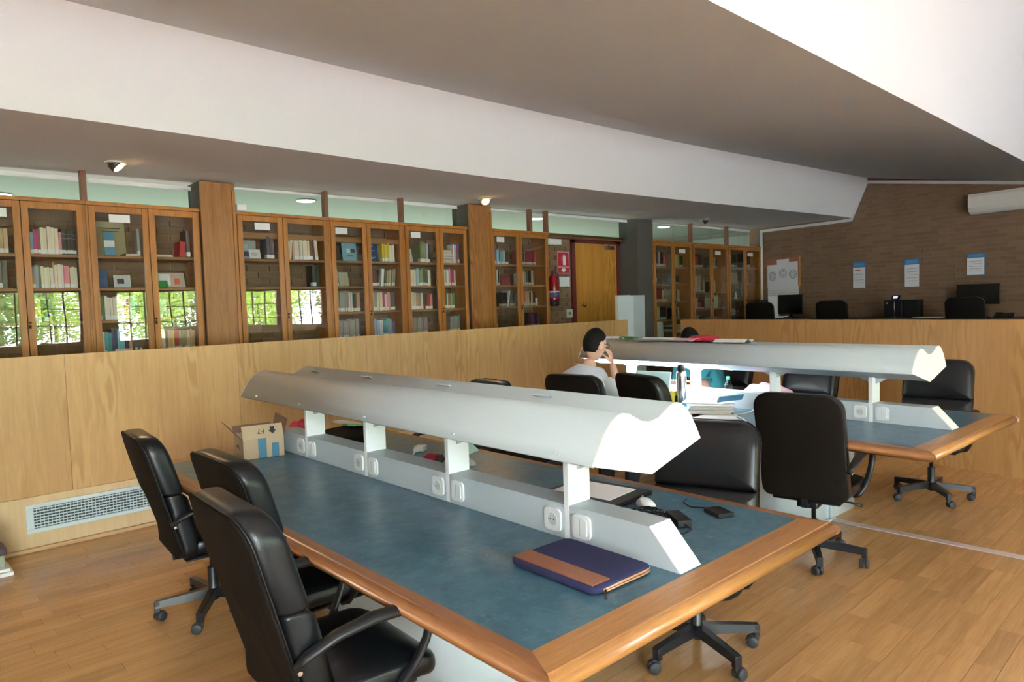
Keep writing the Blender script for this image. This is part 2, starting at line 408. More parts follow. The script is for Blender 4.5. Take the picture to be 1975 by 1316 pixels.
# ---- right partition
rp = bpy.data.objects.new('wall_partition_right', None)
o = mk('wall_partition_right', (lambda b: (box(b, -11, 0, .03, .07, 0, 1.338), b)[1])(NB()), plyr, **S)
rp = o; rp.location = (7.72, 4.99, 0); rp.rotation_euler = (0, 0, atan2(.9862, .1655))   # local +x runs to the far end, -x to the camera
e2 = [-11, -9, -6.9, -5.6, -4.3, -3.0, -1.75, -.55, 0]
for a, c in zip(e2, e2[1:]):
    b = NB(); box(b, a+.0008, c-.0008, .0, .0295, .362, 1.34, bev=.0012, seg=1); mk('veneer_panel', b, plyr, rp)
b = NB(); box(b, -9, 0, .012, .0295, .05, .358); mk('plinth_panel', b, plyr, rp)
b = NB(); box(b, -9, 0, .0245, .0295, 0, .05); mk('kick_strip', b, redframe, rp)
b = NB(); box(b, -9, 0, -.02, .012, 0, .022, bev=.004, seg=1); q = mk('baseboard_right', b, edgewood, **S); q.location = rp.location; q.rotation_euler = rp.rotation_euler
# local y: left normal of dir; the panel face (y=0) must look to the sunken room
# ---- ceilings
EDGE = [(-8, 5.10), (.681, 5.195), (1.241, 5.218), (2.075, 5.262), (3.301, 5.36), (5.3, 5.44), (8.114, 5.36), (10.76, 5.19), (13.42, 5.035)]
UPP = [(-8, 4.88), (1.03, 4.989), (1.538, 5.015), (2.262, 5.057), (3.262, 5.093), (4.547, 5.101), (7.692, 5.073), (10.193, 4.909), (13.36, 4.72)]
def resample(pl, n=45):
    out = []
    for i in range(n):
        x = pl[0][0]+(pl[-1][0]-pl[0][0])*i/(n-1)
        for a, c in zip(pl, pl[1:]):
            if a[0] <= x <= c[0]+1e-6:
                t = (x-a[0])/(c[0]-a[0]); out.append((x, a[1]+(c[1]-a[1])*t)); break
    # smooth
    for _ in range(6):
        out = [out[0]]+[(q[0], (p[1]+2*q[1]+r[1])/4) for p, q, r in zip(out, out[1:], out[2:])]+[out[-1]]
    return out
E1, U1 = resample(EDGE), resample(UPP)
def strip(bm, A, B):
    a = [bm.verts.new(p) for p in A]; c = [bm.verts.new(p) for p in B]
    for i in range(len(a)-1):
        f = bm.faces.new((a[i], a[i+1], c[i+1], c[i]))
def solid(o, t, off=1):
    m = o.modifiers.new('thickness', 'SOLIDIFY'); m.thickness = t; m.offset = off; return o
b = NB(); strip(b, [(x, y, zs(x)) for x, y in E1], [(x, 7.19, zs(x)-.004) for x, y in E1])
mk('ceiling_soffit', b, soffit_m, **S)
b = NB(); strip(b, [(x, y, zs(x)) for x, y in E1], [(x, y, zs(x)+.66) for x, y in U1]); mk('ceiling_fascia', b, white_paint, **S)
b = NB(); G = [(x, 1.76+.008*x) for x, _ in U1]
def zg(x, y): return 3.545+.0085*x-.173*(5.0-y)
strip(b, [(x, y, zs(x)+.66) for x, y in U1], [(x, y, zg(x, y)) for x, y in G]); mk('ceiling', b, ceil_grey, **S)
b = NB(); strip(b, [(x, y, zg(x, y)) for x, y in G], [(x, y-.40, zg(x, y)+1.8) for x, y in G]); mk('ceiling_fascia_front', b, white_paint, **S)
b = NB(); box(b, -8, 15, -6.1, 1.7, 4.75, 4.95); mk('ceiling_high', b, white_paint, **S)
b = NB(); box(b, -8.1, -8, -6.1, 11, -.1, 4.95); mk('wall_left', b, white_paint, **S)
b = NB(); box(b, 15, 15.1, -6.1, 11.1, -.1, 4.95); mk('wall_end', b, white_paint, **S)  # end wall out of view, added to block a sky leak
b = NB(); box(b, -8, 15, 7.21, 11, 3.03, 3.1); mk('ceiling_corridor', b, beyond_m, **S)
# corridor back wall, no windows
b = NB(); box(b, -8, 15, 10.9, 11, .45, 3.1)
mk('wall_corridor', b, beyond_m, **S)
# roof above the low parts so that no sky leaks in
b = NB(); box(b, -8, 15, .8, 11.2, 4.95, 5.0); mk('roof', b, dark_plaster, **S)
b = NB(); box(b, -8, 15, 11.0, 11.1, 3.1, 5); mk('wall_back_upper', b, white_paint, **S)
# ---- front wall (behind the camera) with the windows that the cabinets reflect, plus openings added for light
FY = -6.0
wf = NB()
box(wf, -1, 15, FY-.15, FY, 0, .96); box(wf, -1, 15, FY-.15, FY, 2.3, 4.9); box(wf, -4.2, -1, FY-.15, FY, 3.6, 4.9); box(wf, -4.2, -1, FY-.15, FY, 0, .1); box(wf, -8, -4.2, FY-.15, FY, 0, 4.9)
wins = [(-.46, .64), (.93, 4.0), (4.77, 6.8), (8.0, 9.13), (9.5, 10.6), (12.0, 14.7)]  # last opening added to brighten the raised side on the right
solids = [(-1.0, -.46), (.64, .93), (4.0, 4.77), (6.8, 8.0), (9.13, 9.5), (10.6, 12.0), (14.7, 15)]
for a, c in solids: box(wf, a, c, FY-.15, FY, .96, 2.3)
mk('wall_front', wf, mortar, **S)
W = mk('window_13', (lambda b: (box(b, -4.2, -1, FY-.12, FY-.04, .1, .16), box(b, -4.2, -1, FY-.12, FY-.04, 3.54, 3.6), b)[2])(NB()), postwood, **S)  # unseen full-height glazing, added to let in more daylight
for x in (-4.2, -3.1, -2.1, -1.05):
    b = NB(); box(b, x, x+.05, FY-.12, FY-.04, .16, 3.54); mk('window_bar', b, postwood, W)
for k, (a, c) in enumerate(wins):
    b = NB()
    for z0, z1 in ((.96, 1.02), (2.25, 2.3)): box(b, a, c, FY-.12, FY-.04, z0, z1)
    for x0 in (a, c-.05): box(b, x0, x0+.05, FY-.12, FY-.04, 1.0, 2.27)
    W = mk('window_%d' % (k+1), b, postwood, **S)
    n = max(3, round((c-a)/.33))
    for i in range(1, n):
        b = NB(); box(b, a+(c-a)*i/n-.016, a+(c-a)*i/n+.016, FY-.1, FY-.07, 1.01, 2.26); mk('window_bar', b, postwood, W)
    for z in (1.45, 1.85):
        b = NB(); box(b, a, c, FY-.1, FY-.075, z-.010, z+.010); mk('window_bar', b, postwood, W)
b = NB(); box(b, -30, 45, -60, FY-.2, -.6, -.5); mk('ground_outside', b, grass, **S)
b = NB(); box(b, -25, 40, -11.3, -11.0, -.5, .9); mk('garden_wall_outside', b, kerb_m, **S)
def shrub(x, y, h, r, lm, lab):
    t = thing('shrub', lab, 'shrub', (x, y, -.5), 0, 'shrubs in the garden outside the front windows')
    b = NB(); tube(b, [(0, 0, 0), (.05, 0, h*.4), (0, .05, h*.75)], [.09, .07, .03], 7); mk('trunk', b, bark, t)
    b = NB()
    for i in range(5200):
        th = random.random()*2*pi; ph = math.acos(2*random.random()-1); rr = r*(random.random()**.4)
        c = Vector((rr*sin(ph)*cos(th), rr*sin(ph)*sin(th), h*.62+rr*cos(ph)*h*.42/r))
        a = Vector((random.gauss(0, 1), random.gauss(0, 1), random.gauss(0, 1))).normalized(); u, v = frame_of(a); s = .085
        quad(b, c-u*s, c-v*s*.5, c+u*s, c+v*s*.5)
    mk('foliage', b, lm, t)
for i, (xx, yy) in enumerate(((-9, -11.4), (-5, -11.4), (-1.0, -11.2), (3.0, -11.6), (7.0, -11.2), (11, -11.5), (15, -11.5), (1.0, -15.2), (5.0, -15.4), (9.0, -15.2), (-3, -15.3), (13, -15.2))):
    shrub(xx*1.1, yy-3.0, 4.4+random.random()*1.4, 1.75+random.random()*.15, leafm if i % 3 else leafd,
          'leafy green garden shrub reflected in the glass doors')

# ---- cabinet back wall, brick wall by the door
D0 = 7.0
wb = mk('wall_back', (lambda b: (box(b, -8, 8.20, 7.36, 7.5, .45, 2.62), box(b, 9.42, 14, 7.36, 7.5, .45, 2.62), box(b, 8.2, 9.42, 7.36, 7.5, 2.60, 2.62), b)[3])(NB()), mortar, **S)
bs = NB()
def bricks_x(x0, x1, z0, z1, yf, parent, individual, lim=[0]):
    z = z0; r = 0
    while z+.058 <= z1:
        x = x0-(.125 if r % 2 else 0)
        while x < x1:
            a, c = max(x, x0), min(x+.238, x1)
            if c-a > .03:
                dd = random.uniform(0, .004)
                if individual:
                    bb = NB(); box(bb, a, c-.010, yf-dd, yf+.02, z, z+.058); mk('brick', bb, brick_m, parent)
                else: box(bs, a, c-.010, yf-dd, yf+.02, z, z+.058)
            x += .25
        z += .072; r += 1
bricks_x(7.34, 8.19, 1.26, 2.56, 7.345, wb, True)
bricks_x(9.40, 9.5, 1.26, 2.56, 7.345, wb, True)
bricks_x(.4, 7.33, 1.26, 2.60, 7.345, wb, False)
bricks_x(9.88, 13.7, 1.0, 2.60, 7.345, wb, False)
mk('brick_field', bs, brick_m, wb, kind='stuff')
b = NB(); box(b, 7.33, 9.44, 7.27, 7.37, 2.60, 2.67, bev=.006, seg=1); mk('trim_2', b, postwood, **S)

# door
dr = mk('door_1', (lambda b: (box(b, 8.29, 9.33, 7.335, 7.375, .45, 2.545, bev=.003, seg=1), b)[1])(NB()), doorwood, **S)
b = NB()
box(b, 8.20, 8.285, 7.325, 7.40, .45, 2.60); box(b, 9.335, 9.42, 7.325, 7.40, .45, 2.60); box(b, 8.20, 9.42, 7.325, 7.40, 2.55, 2.60); mk('door_frame', b, redframe, dr)
b = NB(); lathe(b, [(.012, 0), (.012, .03), (.03, .04), (.036, .06), (.03, .075), (.008, .08)], 14, M=T(8.42, 7.335, 1.555)@RX(pi/2)); mk('door_handle', b, brass, dr)
b = NB(); box(b, 9.02, 9.22, 7.28, 7.335, 2.46, 2.52, bev=.006, seg=1); tube(b, [(9.10, 7.30, 2.525), (8.98, 7.22, 2.53), (8.93, 7.30, 2.55)], .009, 6); mk('door_closer', b, steel, dr)

# grey pillar and oak clad pillars
b = NB(); box(b, 9.44, 9.86, 6.98, 7.35, .45, 2.975); mk('wall_pillar_plaster', b, dark_plaster, **S)
for k, (xa, xb, hz) in enumerate(((2.44, 2.775, 2.895), (5.80, 6.185, 2.925))):
    b = NB(); box(b, xa+.01, xb-.01, 6.965, 7.30, .45, hz); P = mk('wall_pillar_%d' % (k+1), b, dark_plaster, **S)
    b = NB(); box(b, xa, xb, 6.94, 6.965, .45, hz-.005, bev=.002, seg=1); mk('oak_board', b, pillwood, P)
    b = NB(); box(b, xb-.035, xb-.003, 6.925, 6.94, .45, hz-.08, bev=.002, seg=1); mk('oak_batten', b, cabwood, P)

# glass transom above the cabinets, its posts
segs = [(-8, 2.44), (2.775, 5.80), (6.185, 9.44), (9.86, 13.6)]
for k, (a, c) in enumerate(segs):
    b = NB(); box(b, a, c, 7.19, 7.20, 2.62, zs((a+c)/2)-.02); G_ = mk('window_%d' % (k+7), b, tran_g, **S)
    b = NB(); box(b, a, c, 7.175, 7.205, zs((a+c)/2)-.035, zs((a+c)/2)+.005); mk('window_trim', b, white_paint, G_)
for k, px in enumerate((1.475, 3.80, 4.80, 6.98, 7.31, 9.875, 11.11, 12.38)):
    b = NB(); box(b, px-.022, px+.022, 6.985, 7.06, 2.6, zs(px)+.0, bev=.002, seg=1); mk('trim_%d' % (k+3), b, postwood, **S)
b = NB(); box(b, 2.80, 2.90, 6.96, 7.03, 2.635, 2.70, bev=.008); tag(mk('alarm_sensor', b, plast_w), 'small white sensor box on cabinet top beside the first oak pillar', 'sensor')

# ------------------------------------------------------------------ right brick wall
K = Vector((13.75, 7.0, 0)); bd = Vector((-.18, -.984, 0)).normalized(); ang = atan2(bd.y, bd.x)
wr = mk('wall_right', (lambda b: (box(b, -.3, 13.4, .0, .25, 0, 3.2), box(b, 5, 13.4, .0, .25, 3.2, 4.9), prism(b, [(2.0, 3.2), (2.0, 3.0), (2.1, 3.45), (2.25, 3.66), (2.4, 3.68), (6, 3.2)], 0, .25, 'Y'), b)[3])(NB()), mortar, **S)
wr.location = K; wr.rotation_euler = (0, 0, ang)          # local +x toward the camera side, +y away from the room
def zc(s):
    if s < 1.96: return 2.97
    if s < 2.28: return 2.97+(s-1.96)/.32*.68
    return 3.65-(s-2.28)*.171
blist = []
z = 1.10; r = 0
while z < 3.7:
    s = -.125 if r % 2 else 0.
    while s < 6.0:
        a, c = max(s, 0), min(s+.24, 6.0)
        if z+.06 < min(zc(a), zc(c))-.02 and c-a > .03: blist.append((a, c, z))
        s += .25
    z += .0725; r += 1
def bvis(a, z):
    p = K+bd*a; v = Vector((p.x, p.y, z-1.6)); d = v.dot(-bw); px = 987+F*v.dot(rw)/d
    return 0 if px > 1985 else 1/d
blist.sort(key=lambda t: -bvis(t[0], t[2]))
bs = NB(); bmesh_cache = {}
for i, (a, c, z) in enumerate(blist):
    L = round(c-a, 3); dd = random.choice((0, .002, .004, .006))
    if i < 300:
        if (L, dd) not in bmesh_cache:
            bb = NB(); box(bb, 0, L-.004, -.004-dd, .01, 0, .060); me = bpy.data.meshes.new('brick'); bb.to_mesh(me); bb.free(); me.materials.append(brick_m); bmesh_cache[(L, dd)] = me
        o = mk('brick', bmesh_cache[(L, dd)], None, wr); o.location = (a, 0, z)
    else: box(bs, a, c-.004, -.004-dd, .01, z, z+.060)
mk('brick_field', bs, brick_m, wr, kind='stuff')
def onwall(s, y, z):      # point on/before the right wall (y<0 is in the room)
    n = Vector((-bd.y, bd.x, 0)); p = K+bd*s+n*y; return Vector((p.x, p.y, z))
def strip_on_wall(name, pts, w_, d_, mat):
    b = NB()
    for (s0, z0), (s1, z1) in zip(pts, pts[1:]):
        L = sqrt((s1-s0)**2+(z1-z0)**2); a = atan2(z1-z0, s1-s0)
        box(b, -.01, L+.01, -d_, 0, -w_/2, w_/2, M=T(s0, 0, z0)@RY(-a))
    o = mk(name, b, mat, **S); o.location = K; o.rotation_euler = (0, 0, ang); return o
strip_on_wall('trim_20', [(.02, 2.955), (1.97, 2.955), (2.27, 3.60), (6.2, 2.94)], .05, .05, white_paint)
strip_on_wall('trim_21', [(2.27, 3.655), (6.2, 2.995)], .05, .06, redframe)
b = NB(); tube(b, [(0.03, -.04, .6), (.03, -.04, 2.95)], .028, 8); o = mk('trim_22', b, white_paint, **S); o.location = K; o.rotation_euler = (0, 0, ang)

# ================================================================== CABINETS
def cabinet(xa, xb, rails, lab, shelves, mull=None, toprail=2.63, topboard=False):
    """rails: [(door x0,x1), ...]"""
    t = thing('bookcase', lab, 'bookcase', ((xa+xb)/2, 7.0, .45), 0, 'glass fronted oak bookcases')
    cx = (xa+xb)/2; xa -= cx; xb -= cx; H0 = toprail-.45
    b = NB()
    for x0 in (xa, xb-.022): box(b, x0, x0+.022, .0, .33, 0, H0)
    box(b, xa, xb, .0, .33, H0-.03, H0); box(b, xa, xb, 0, .33, 0, .08)
    mk('carcass', b, cabwood, t)
    b = NB(); box(b, xa, xb, -.028, .0, H0-.035, H0, bev=.004, seg=1); mk('cornice', b, cabwood, t)
    for z in shelves:
        b = NB(); box(b, xa+.024, xb-.024, .03, .325, z-.45-.026, z-.45, bev=.002, seg=1); mk('shelf', b, shelfwood, t)
    if topboard:
        b = NB(); box(b, xa+.024, xb-.024, .05, .325, 2.37-.45, 2.43-.45, bev=.002, seg=1); mk('shelf_valance', b, shelfwood, t)
    for k, (d0, d1) in enumerate(rails):
        d0 -= cx; d1 -= cx; b = NB(); zt, zb_ = H0-.038, .1; sw = .052
        box(b, d0, d0+sw, -.024, 0, zb_, zt, bev=.003, seg=1); box(b, d1-sw, d1, -.024, 0, zb_, zt, bev=.003, seg=1)
        box(b, d0+sw, d1-sw, -.022, -.002, zt-.055, zt); box(b, d0+sw, d1-sw, -.022, -.002, zb_, zb_+.08)
        dd = mk('door', b, cabwood, t)
        b = NB(); box(b, d0+sw-.004, d1-sw+.004, -.013, -.009, zb_+.07, zt-.05); mk('glass_pane', b, pane_g, dd)
        if k == 1:
            b = NB(); lathe(b, [(.008, 0), (.008, .006), (.004, .008), (.004, .014), (.011, .020), (.007, .028)], 10, M=T(d0+.012, -.024, 1.58-.45)@RX(pi/2)); tube(b, [(d0+.012, -.034, 1.11), (d0+.012, -.036, 1.08)], .009, 8); mk('knob', b, plain('tarnished_brass', (.09, .045, .02), .4, metal=.8) if 'tarnished_brass' not in MATS else MATS['tarnished_brass'], dd)
    return t
SH = (2.16, 1.87, 1.58, 1.27, .95)
cabs = [
 (.54, 1.475, [(.56, 1.00), (1.005, 1.455)], 'glass fronted oak bookcase at the left frame edge', SH, False),
 (1.478, 2.438, [(1.495, 1.975), (1.98, 2.42)], 'glass fronted oak bookcase left of the first oak pillar', SH, False),
 (2.78, 3.815, [(2.80, 3.275), (3.28, 3.80)], 'glass fronted oak bookcase right of the first oak pillar', SH, True),
 (3.818, 4.805, [(3.835, 4.285), (4.29, 4.79)], 'middle glass fronted oak bookcase between the two oak pillars', SH, True),
 (4.808, 5.795, [(4.825, 5.335), (5.34, 5.78)], 'glass fronted oak bookcase left of the second oak pillar', SH, False),
 (6.19, 7.325, [(6.21, 6.72), (6.725, 7.30)], 'glass fronted oak bookcase right of the second oak pillar', SH, False),
 (9.88, 11.10, [(9.905, 10.485), (10.49, 11.08)], 'glass fronted oak bookcase right of the dark plaster pillar', (2.18, 1.88, 1.57, 1.25, .9), False),
 (11.105, 12.38, [(11.13, 11.755), (11.76, 12.36)], 'middle oak bookcase of the far three by the brick wall', (2.18, 1.72, 1.41, 1.1), False),
 (12.385, 13.70, [(12.41, 13.035), (13.04, 13.68)], 'oak bookcase in the corner against the brick wall', (2.2, 1.88, 1.57, 1.25), False)]
CAB = [cabinet(c[0], c[1], c[2], c[3], c[4], topboard=c[5]) for c in cabs]
DOORS = [d for c in cabs for d in c[2]]
DN = ['first', 'second', 'third', 'fourth', 'fifth', 'sixth', 'seventh', 'eighth', 'ninth', 'tenth', 'eleventh', 'twelfth', 'thirteenth', 'fourteenth', 'fifteenth', 'sixteenth', 'seventeenth', 'eighteenth']
# white paper labels taped on the doors
for k, (i, x, w_) in enumerate(((0, .86, .10), (2, 1.74, .17), (4, 3.06, .16), (6, 3.97, .15), (8, 4.98, .14), (10, 6.38, .14), (13, 10.78, .2), (15, 12.0, .2), (17, 13.25, .22))):
    b = NB(); box(b, -w_/2, w_/2, -.001, .001, -.035, .035)
    o = mk('door_label', b, paper); o.location = (x, 6.976+.0105, 2.49 if i < 12 else 2.46); tag(o, 'small white paper label at the top of the %s bookcase door from the left' % DN[i], 'label', 'paper labels on the bookcase doors')

# ---------------- books
C = dict(cream=(.62, .56, .45), white=(.72, .71, .69), grey=(.30, .29, .28), tan=(.45, .30, .17), red=(.36, .03, .035), magenta=(.40, .035, .13), pink=(.60, .25, .26),
         blue=(.05, .13, .36), teal=(.03, .26, .32), cyan=(.16, .42, .55), green=(.05, .17, .08), black=(.02, .02, .022), brown=(.12, .05, .03), yellow=(.70, .52, .06),
         orange=(.62, .17, .04), purple=(.16, .05, .16), olive=(.22, .22, .10), lightblue=(.34, .50, .62), darkgrey=(.09, .09, .09), navy=(.02, .035, .12), beige=(.50, .43, .31))
def bookmesh(band):
    b = NB(); box(b, -.5, .5, 0, .85, 0, 1, 0); box(b, -.40, .40, .03, .86, .985, 1.004, 1)
    if band == 1: box(b, -.505, .505, -.012, .3, .03, .20, 1)
    if band == 2: box(b, -.505, .505, -.012, .3, .04, .18, 1); box(b, -.505, .505, -.008, .1, .62, .66, 2); box(b, -.505, .505, -.008, .1, .80, .83, 2)
    me = bpy.data.meshes.new('book'); bmesh.ops.recalc_face_normals(b, faces=b.faces); b.to_mesh(me); b.free()
    for m in (bookm, paper, greyink): me.materials.append(m)
    return me
BM = [bookmesh(0), bookmesh(1), bookmesh(2)]
NBOOK = [0]; SN = {0: 'top', 1: 'second', 2: 'third', 3: 'fourth', 4: 'fifth'}
ORD = lambda n: DN[n] if n < 18 else 'far'
rowstuff = {}
def row(di, si, spec, x=0.06, ind=True, dz=None):
    """spec: list of (colour, count, width, height[, lean]); x is the start inside the door opening"""
    d0, d1 = DOORS[di]; z = dz if dz is not None else next(c[4] for c in cabs if DOORS[di] in c[2])[si]
    X = d0+x; cnt = 0
    for it in spec:
        col, n, wd, ht = it[:4]; lean = it[4] if len(it) > 4 else 0
        if col == 'gap': X += wd; continue
        for j in range(n):
            w_ = wd*random.uniform(.8, 1.2); h = ht*random.uniform(.93, 1.04); d_ = random.uniform(.15, .19)
            if X+w_ > d1-.045: break
            cc = tuple(max(0, min(.85, v*1.25*random.uniform(.88, 1.12))) for v in C[col])
            band = 2 if (it[5] if len(it) > 5 else 0) else (1 if random.random() < .8 else 0)
            yy = 7.0+random.uniform(.035, .055)
            a = radians(lean); hh = h*cos(a)
            if ind and NBOOK[0] < 296:
                o = bpy.data.objects.new('book', BM[band]); COL.objects.link(o)
                o.scale = (w_*.94, d_, h); o.location = (X+w_/2+max(0, -sin(a)*h)*0, yy, z+abs(sin(a))*w_/2+.0006); o.rotation_euler = (0, a, 0); o.color = (*cc, 1)
                cn = {'darkgrey': 'dark grey', 'lightblue': 'light blue'}.get(col, col)
                tag(o, '%s book, %s from left, %s shelf, %s bookcase door' % (cn, ORD(cnt), SN[si], DN[di]), 'book', 'books on the %s shelf of the %s bookcase door' % (SN[si], DN[di]))
                NBOOK[0] += 1
            else: rowstuff.setdefault((di, si), []).append((X+w_/2, yy, z+abs(sin(a))*w_/2, w_*.94, d_, h, a, cc, band))
            cnt += 1
            X += w_*(1 if not lean else 1.05)
        if lean and lean > 0: X += ht*sin(radians(lean))*.9
    return X
def face(di, si, x, w_, h, col, lab, mats2=None, name='book', cat='book', tilt=14, y=.12, dz=None, deco=None):
    """a thin volume standing face-out, leaning back"""
    d0, d1 = DOORS[di]; z = dz if dz is not None else next(c[4] for c in cabs if DOORS[di] in c[2])[si]
    m = plain('cover_%s_%d' % (name, len(MATS)), col, .5, var=.12, vscale=14)
    b = NB(); box(b, -w_/2, w_/2, 0, .014, 0, h, 0)
    for dx0, dx1, dz0, dz1, mt in (deco or []):
        box(b, dx0*w_, dx1*w_, -.0012, .002, dz0*h, dz1*h, 1+mt)
    o = mk(name, b, [m, paper, ink, bluelab, orangec, yellow, cyanp]); o.location = (d0+x, 7.0+y, z+.0045); o.rotation_euler = (-radians(tilt), 0, 0)
    tag(o, lab, cat); return o
def flat(di, si, x, items, lab, dz=None):
    d0, d1 = DOORS[di]; z = dz if dz is not None else next(c[4] for c in cabs if DOORS[di] in c[2])[si]
    for k, (w_, t_, col, nm) in enumerate(items):
        b = NB(); box(b, -w_/2, w_/2, 0, .2, 0, t_, 0); box(b, -w_/2+.004, w_/2-.004, -.001, .19, t_*.12, t_*.86, 1); o = mk('book', b, [plain('flatcover_%d' % len(MATS), C[col], .5), paper2])
        o.location = (d0+x+random.uniform(-.008, .008), 7.045+random.uniform(0, .02), z+.0005); z += t_+.0006
        tag(o, '%s, %s one, %s' % (nm, ('lowest', 'next', 'third', 'topmost')[k], lab), 'book')
R = row
R(0, 0, [('grey', 4, .03, .20), ('beige', 4, .03, .23), ('tan', 2, .03, .2)], .06)
R(0, 1, [('black', 4, .03, .2), ('darkgrey', 4, .035, .24)], .06)
R(1, 0, [('cyan', 1, .022, .19), ('magenta', 2, .026, .20), ('cream', 5, .026, .23), ('pink', 1, .02, .19), ('black', 5, .022, .22, 0, 1), ('white', 1, .02, .18), ('cyan', 2, .024, .19)], .06)
R(1, 1, [('grey', 2, .022, .19), ('green', 1, .02, .19), ('cream', 4, .022, .18), ('tan', 1, .012, .24), ('cream', 3, .022, .20), ('pink', 2, .02, .2), ('cream', 7, .018, .18)], .06)
R(1, 2, [('yellow', 2, .022, .19), ('gap', 0, .02, 0), ('darkgrey', 1, .03, .19, 10)], .06)
face(2, 0, .17, .085, .22, (.10, .30, .48), 'blue and white brochure on the top shelf of the third bookcase door', deco=[(-.5, .5, .35, .62, 0)], tilt=10, y=.05)
face(2, 0, .23, .24, .33, (.46, .40, .22), 'large yellowed folio face-out on the top shelf of the third bookcase door', deco=[(-.35, .35, .80, .82, 1), (-.3, .3, .72, .735, 1)], tilt=6, y=.24)
flat(2, 0, .36, [(.13, .025, 'brown', 'dark brown book lying flat')], 'on the top shelf behind the third bookcase door')
R(2, 0, [('grey', 2, .022, .25)], .395)
face(2, 1, .10, .085, .16, (.03, .12, .30), 'blue book standing face-out on the second shelf behind the third bookcase door', tilt=8, y=.08, deco=[(-.4, .4, .2, .5, 2)])
face(2, 1, .26, .14, .115, (.55, .62, .64), 'pale landscape book face-out on the second shelf of the third bookcase door', tilt=12, y=.07, deco=[(-.3, .1, .3, .7, 1)])
R(2, 2, [('green', 2, .02, .22), ('cream', 7, .022, .21), ('red', 3, .016, .21), ('white', 1, .02, .22), ('teal', 2, .016, .2), ('black', 3, .022, .22)], .06)
R(2, 3, [('white', 1, .02, .2), ('teal', 3, .02, .2), ('navy', 2, .025, .22), ('cyan', 3, .02, .22), ('black', 2, .02, .22), ('tan', 1, .03, .23), ('darkgrey', 4, .02, .23)], .06)
flat(3, 0, .13, [(.17, .012, 'white', 'stack of white leaflets'), (.15, .01, 'cream', 'cream leaflet')], 'on the top shelf behind the fourth bookcase door')
R(3, 0, [('red', 1, .05, .15, 6), ('darkgrey', 1, .03, .25)], .27)
face(3, 1, .10, .12, .07, (.05, .33, .10), 'green folder on the second shelf behind the fourth bookcase door', tilt=25, y=.05)
face(3, 1, .21, .24, .15, (.60, .50, .44), 'open illustrated magazine on the second shelf behind the fourth bookcase door', tilt=20, y=.09, deco=[(-.45, -.05, .1, .9, 0), (.1, .3, .2, .6, 3)])
R(3, 2, [('grey', 2, .03, .2)], .06)
R(3, 3, [('cream', 2, .02, .19), ('gap', 0, .02, 0), ('tan', 2, .02, .19), ('yellow', 1, .02, .19), ('red', 2, .02, .19), ('olive', 3, .025, .2), ('tan', 3, .025, .19)], .06)
face(4, 0, .10, .11, .15, (.42, .55, .60), 'framed seascape print standing on the top shelf behind the fifth bookcase door', name='picture', cat='picture', tilt=8, y=.10, dz=2.28-.12, deco=[(-.48, .48, .15, .5, 2), (-.3, .2, .3, .42, 1)])
face(4, 0, .22, .15, .21, (.40, .42, .40), 'large pale folder behind the small card behind the fifth bookcase door', tilt=5, y=.24)
face(4, 0, .20, .12, .10, (.74, .74, .72), 'small white card standing on the top shelf behind the fifth bookcase door', name='notice_card', cat='card', tilt=18, y=.05, deco=[(-.3, .3, .5, .53, 1), (-.3, .2, .35, .38, 1)])
R(4, 0, [('darkgrey', 3, .04, .23)], .32)
R(5, 0, [('cream', 2, .02, .21, 6), ('tan', 1, .02, .22), ('cream', 9, .021, .22), ('brown', 3, .02, .22), ('cream', 2, .02, .21, -3)], .06)
R(5, 1, [('black', 3, .05, .24)], .34)
R(6, 0, [('red', 1, .025, .2)], .06)
face(6, 0, .29, .19, .23, (.20, .42, .55), 'light blue poster book with rings face-out behind the seventh bookcase door', tilt=6, y=.09, deco=[(-.2, .05, .4, .62, 0), (.1, .36, .42, .6, 1), (-.15, .2, .22, .3, 2)])
R(6, 1, [('red', 1, .015, .17), ('white', 1, .015, .19), ('green', 1, .022, .2)], .06)
face(6, 1, .18, .12, .16, (.50, .46, .36), 'beige booklet face-out on the second shelf, seventh bookcase door', tilt=10, y=.05)
R(6, 2, [('olive', 3, .016, .24), ('grey', 6, .018, .23), ('cream', 2, .018, .22), ('teal', 1, .02, .22), ('brown', 2, .02, .22), ('tan', 2, .02, .22)], .06)
R(6, 3, [('grey', 11, .026, .22)], .06)
o = face(7, 0, .13, .17, .235, (.02, .07, .24), 'dark blue book lettered XXI face-out behind the eighth bookcase door', tilt=5, y=.09, deco=[(-.4, .25, .54, .56, 6), (-.4, .3, .2, .22, 6), (-.4, .1, .12, .14, 6)])
me = txt('XXI', .05); me.materials.append(paper); q = bpy.data.objects.new('lettering', me); COL.objects.link(q); q.parent = o; q.location = (-.02, -.0015, .19); q.rotation_euler = (pi/2, 0, 0)
R(7, 0, [('yellow', 4, .026, .21), ('white', 2, .035, .21)], .24)
R(7, 1, [('brown', 1, .09, .19, 0), ('darkgrey', 1, .02, .2, 8), ('white', 2, .018, .21, 6), ('green', 1, .02, .18), ('tan', 3, .02, .19, 4), ('grey', 2, .02, .21, 6)], .07)
R(7, 2, [('white', 2, .02, .21), ('grey', 2, .02, .22), ('cream', 3, .02, .22), ('magenta', 2, .018, .22), ('cream', 2, .018, .2), ('pink', 2, .02, .22), ('darkgrey', 3, .024, .22)], .06)
R(7, 3, [('lightblue', 5, .022, .21), ('white', 2, .02, .21), ('teal', 3, .02, .2), ('cyan', 2, .022, .21), ('pink', 2, .018, .2), ('blue', 2, .02, .18)], .06)
face(8, 0, .10, .10, .17, (.72, .72, .70), 'white booklet leaning face-out on the top shelf behind the ninth bookcase door', tilt=14, y=.05, deco=[(-.2, .2, .5, .6, 1)])
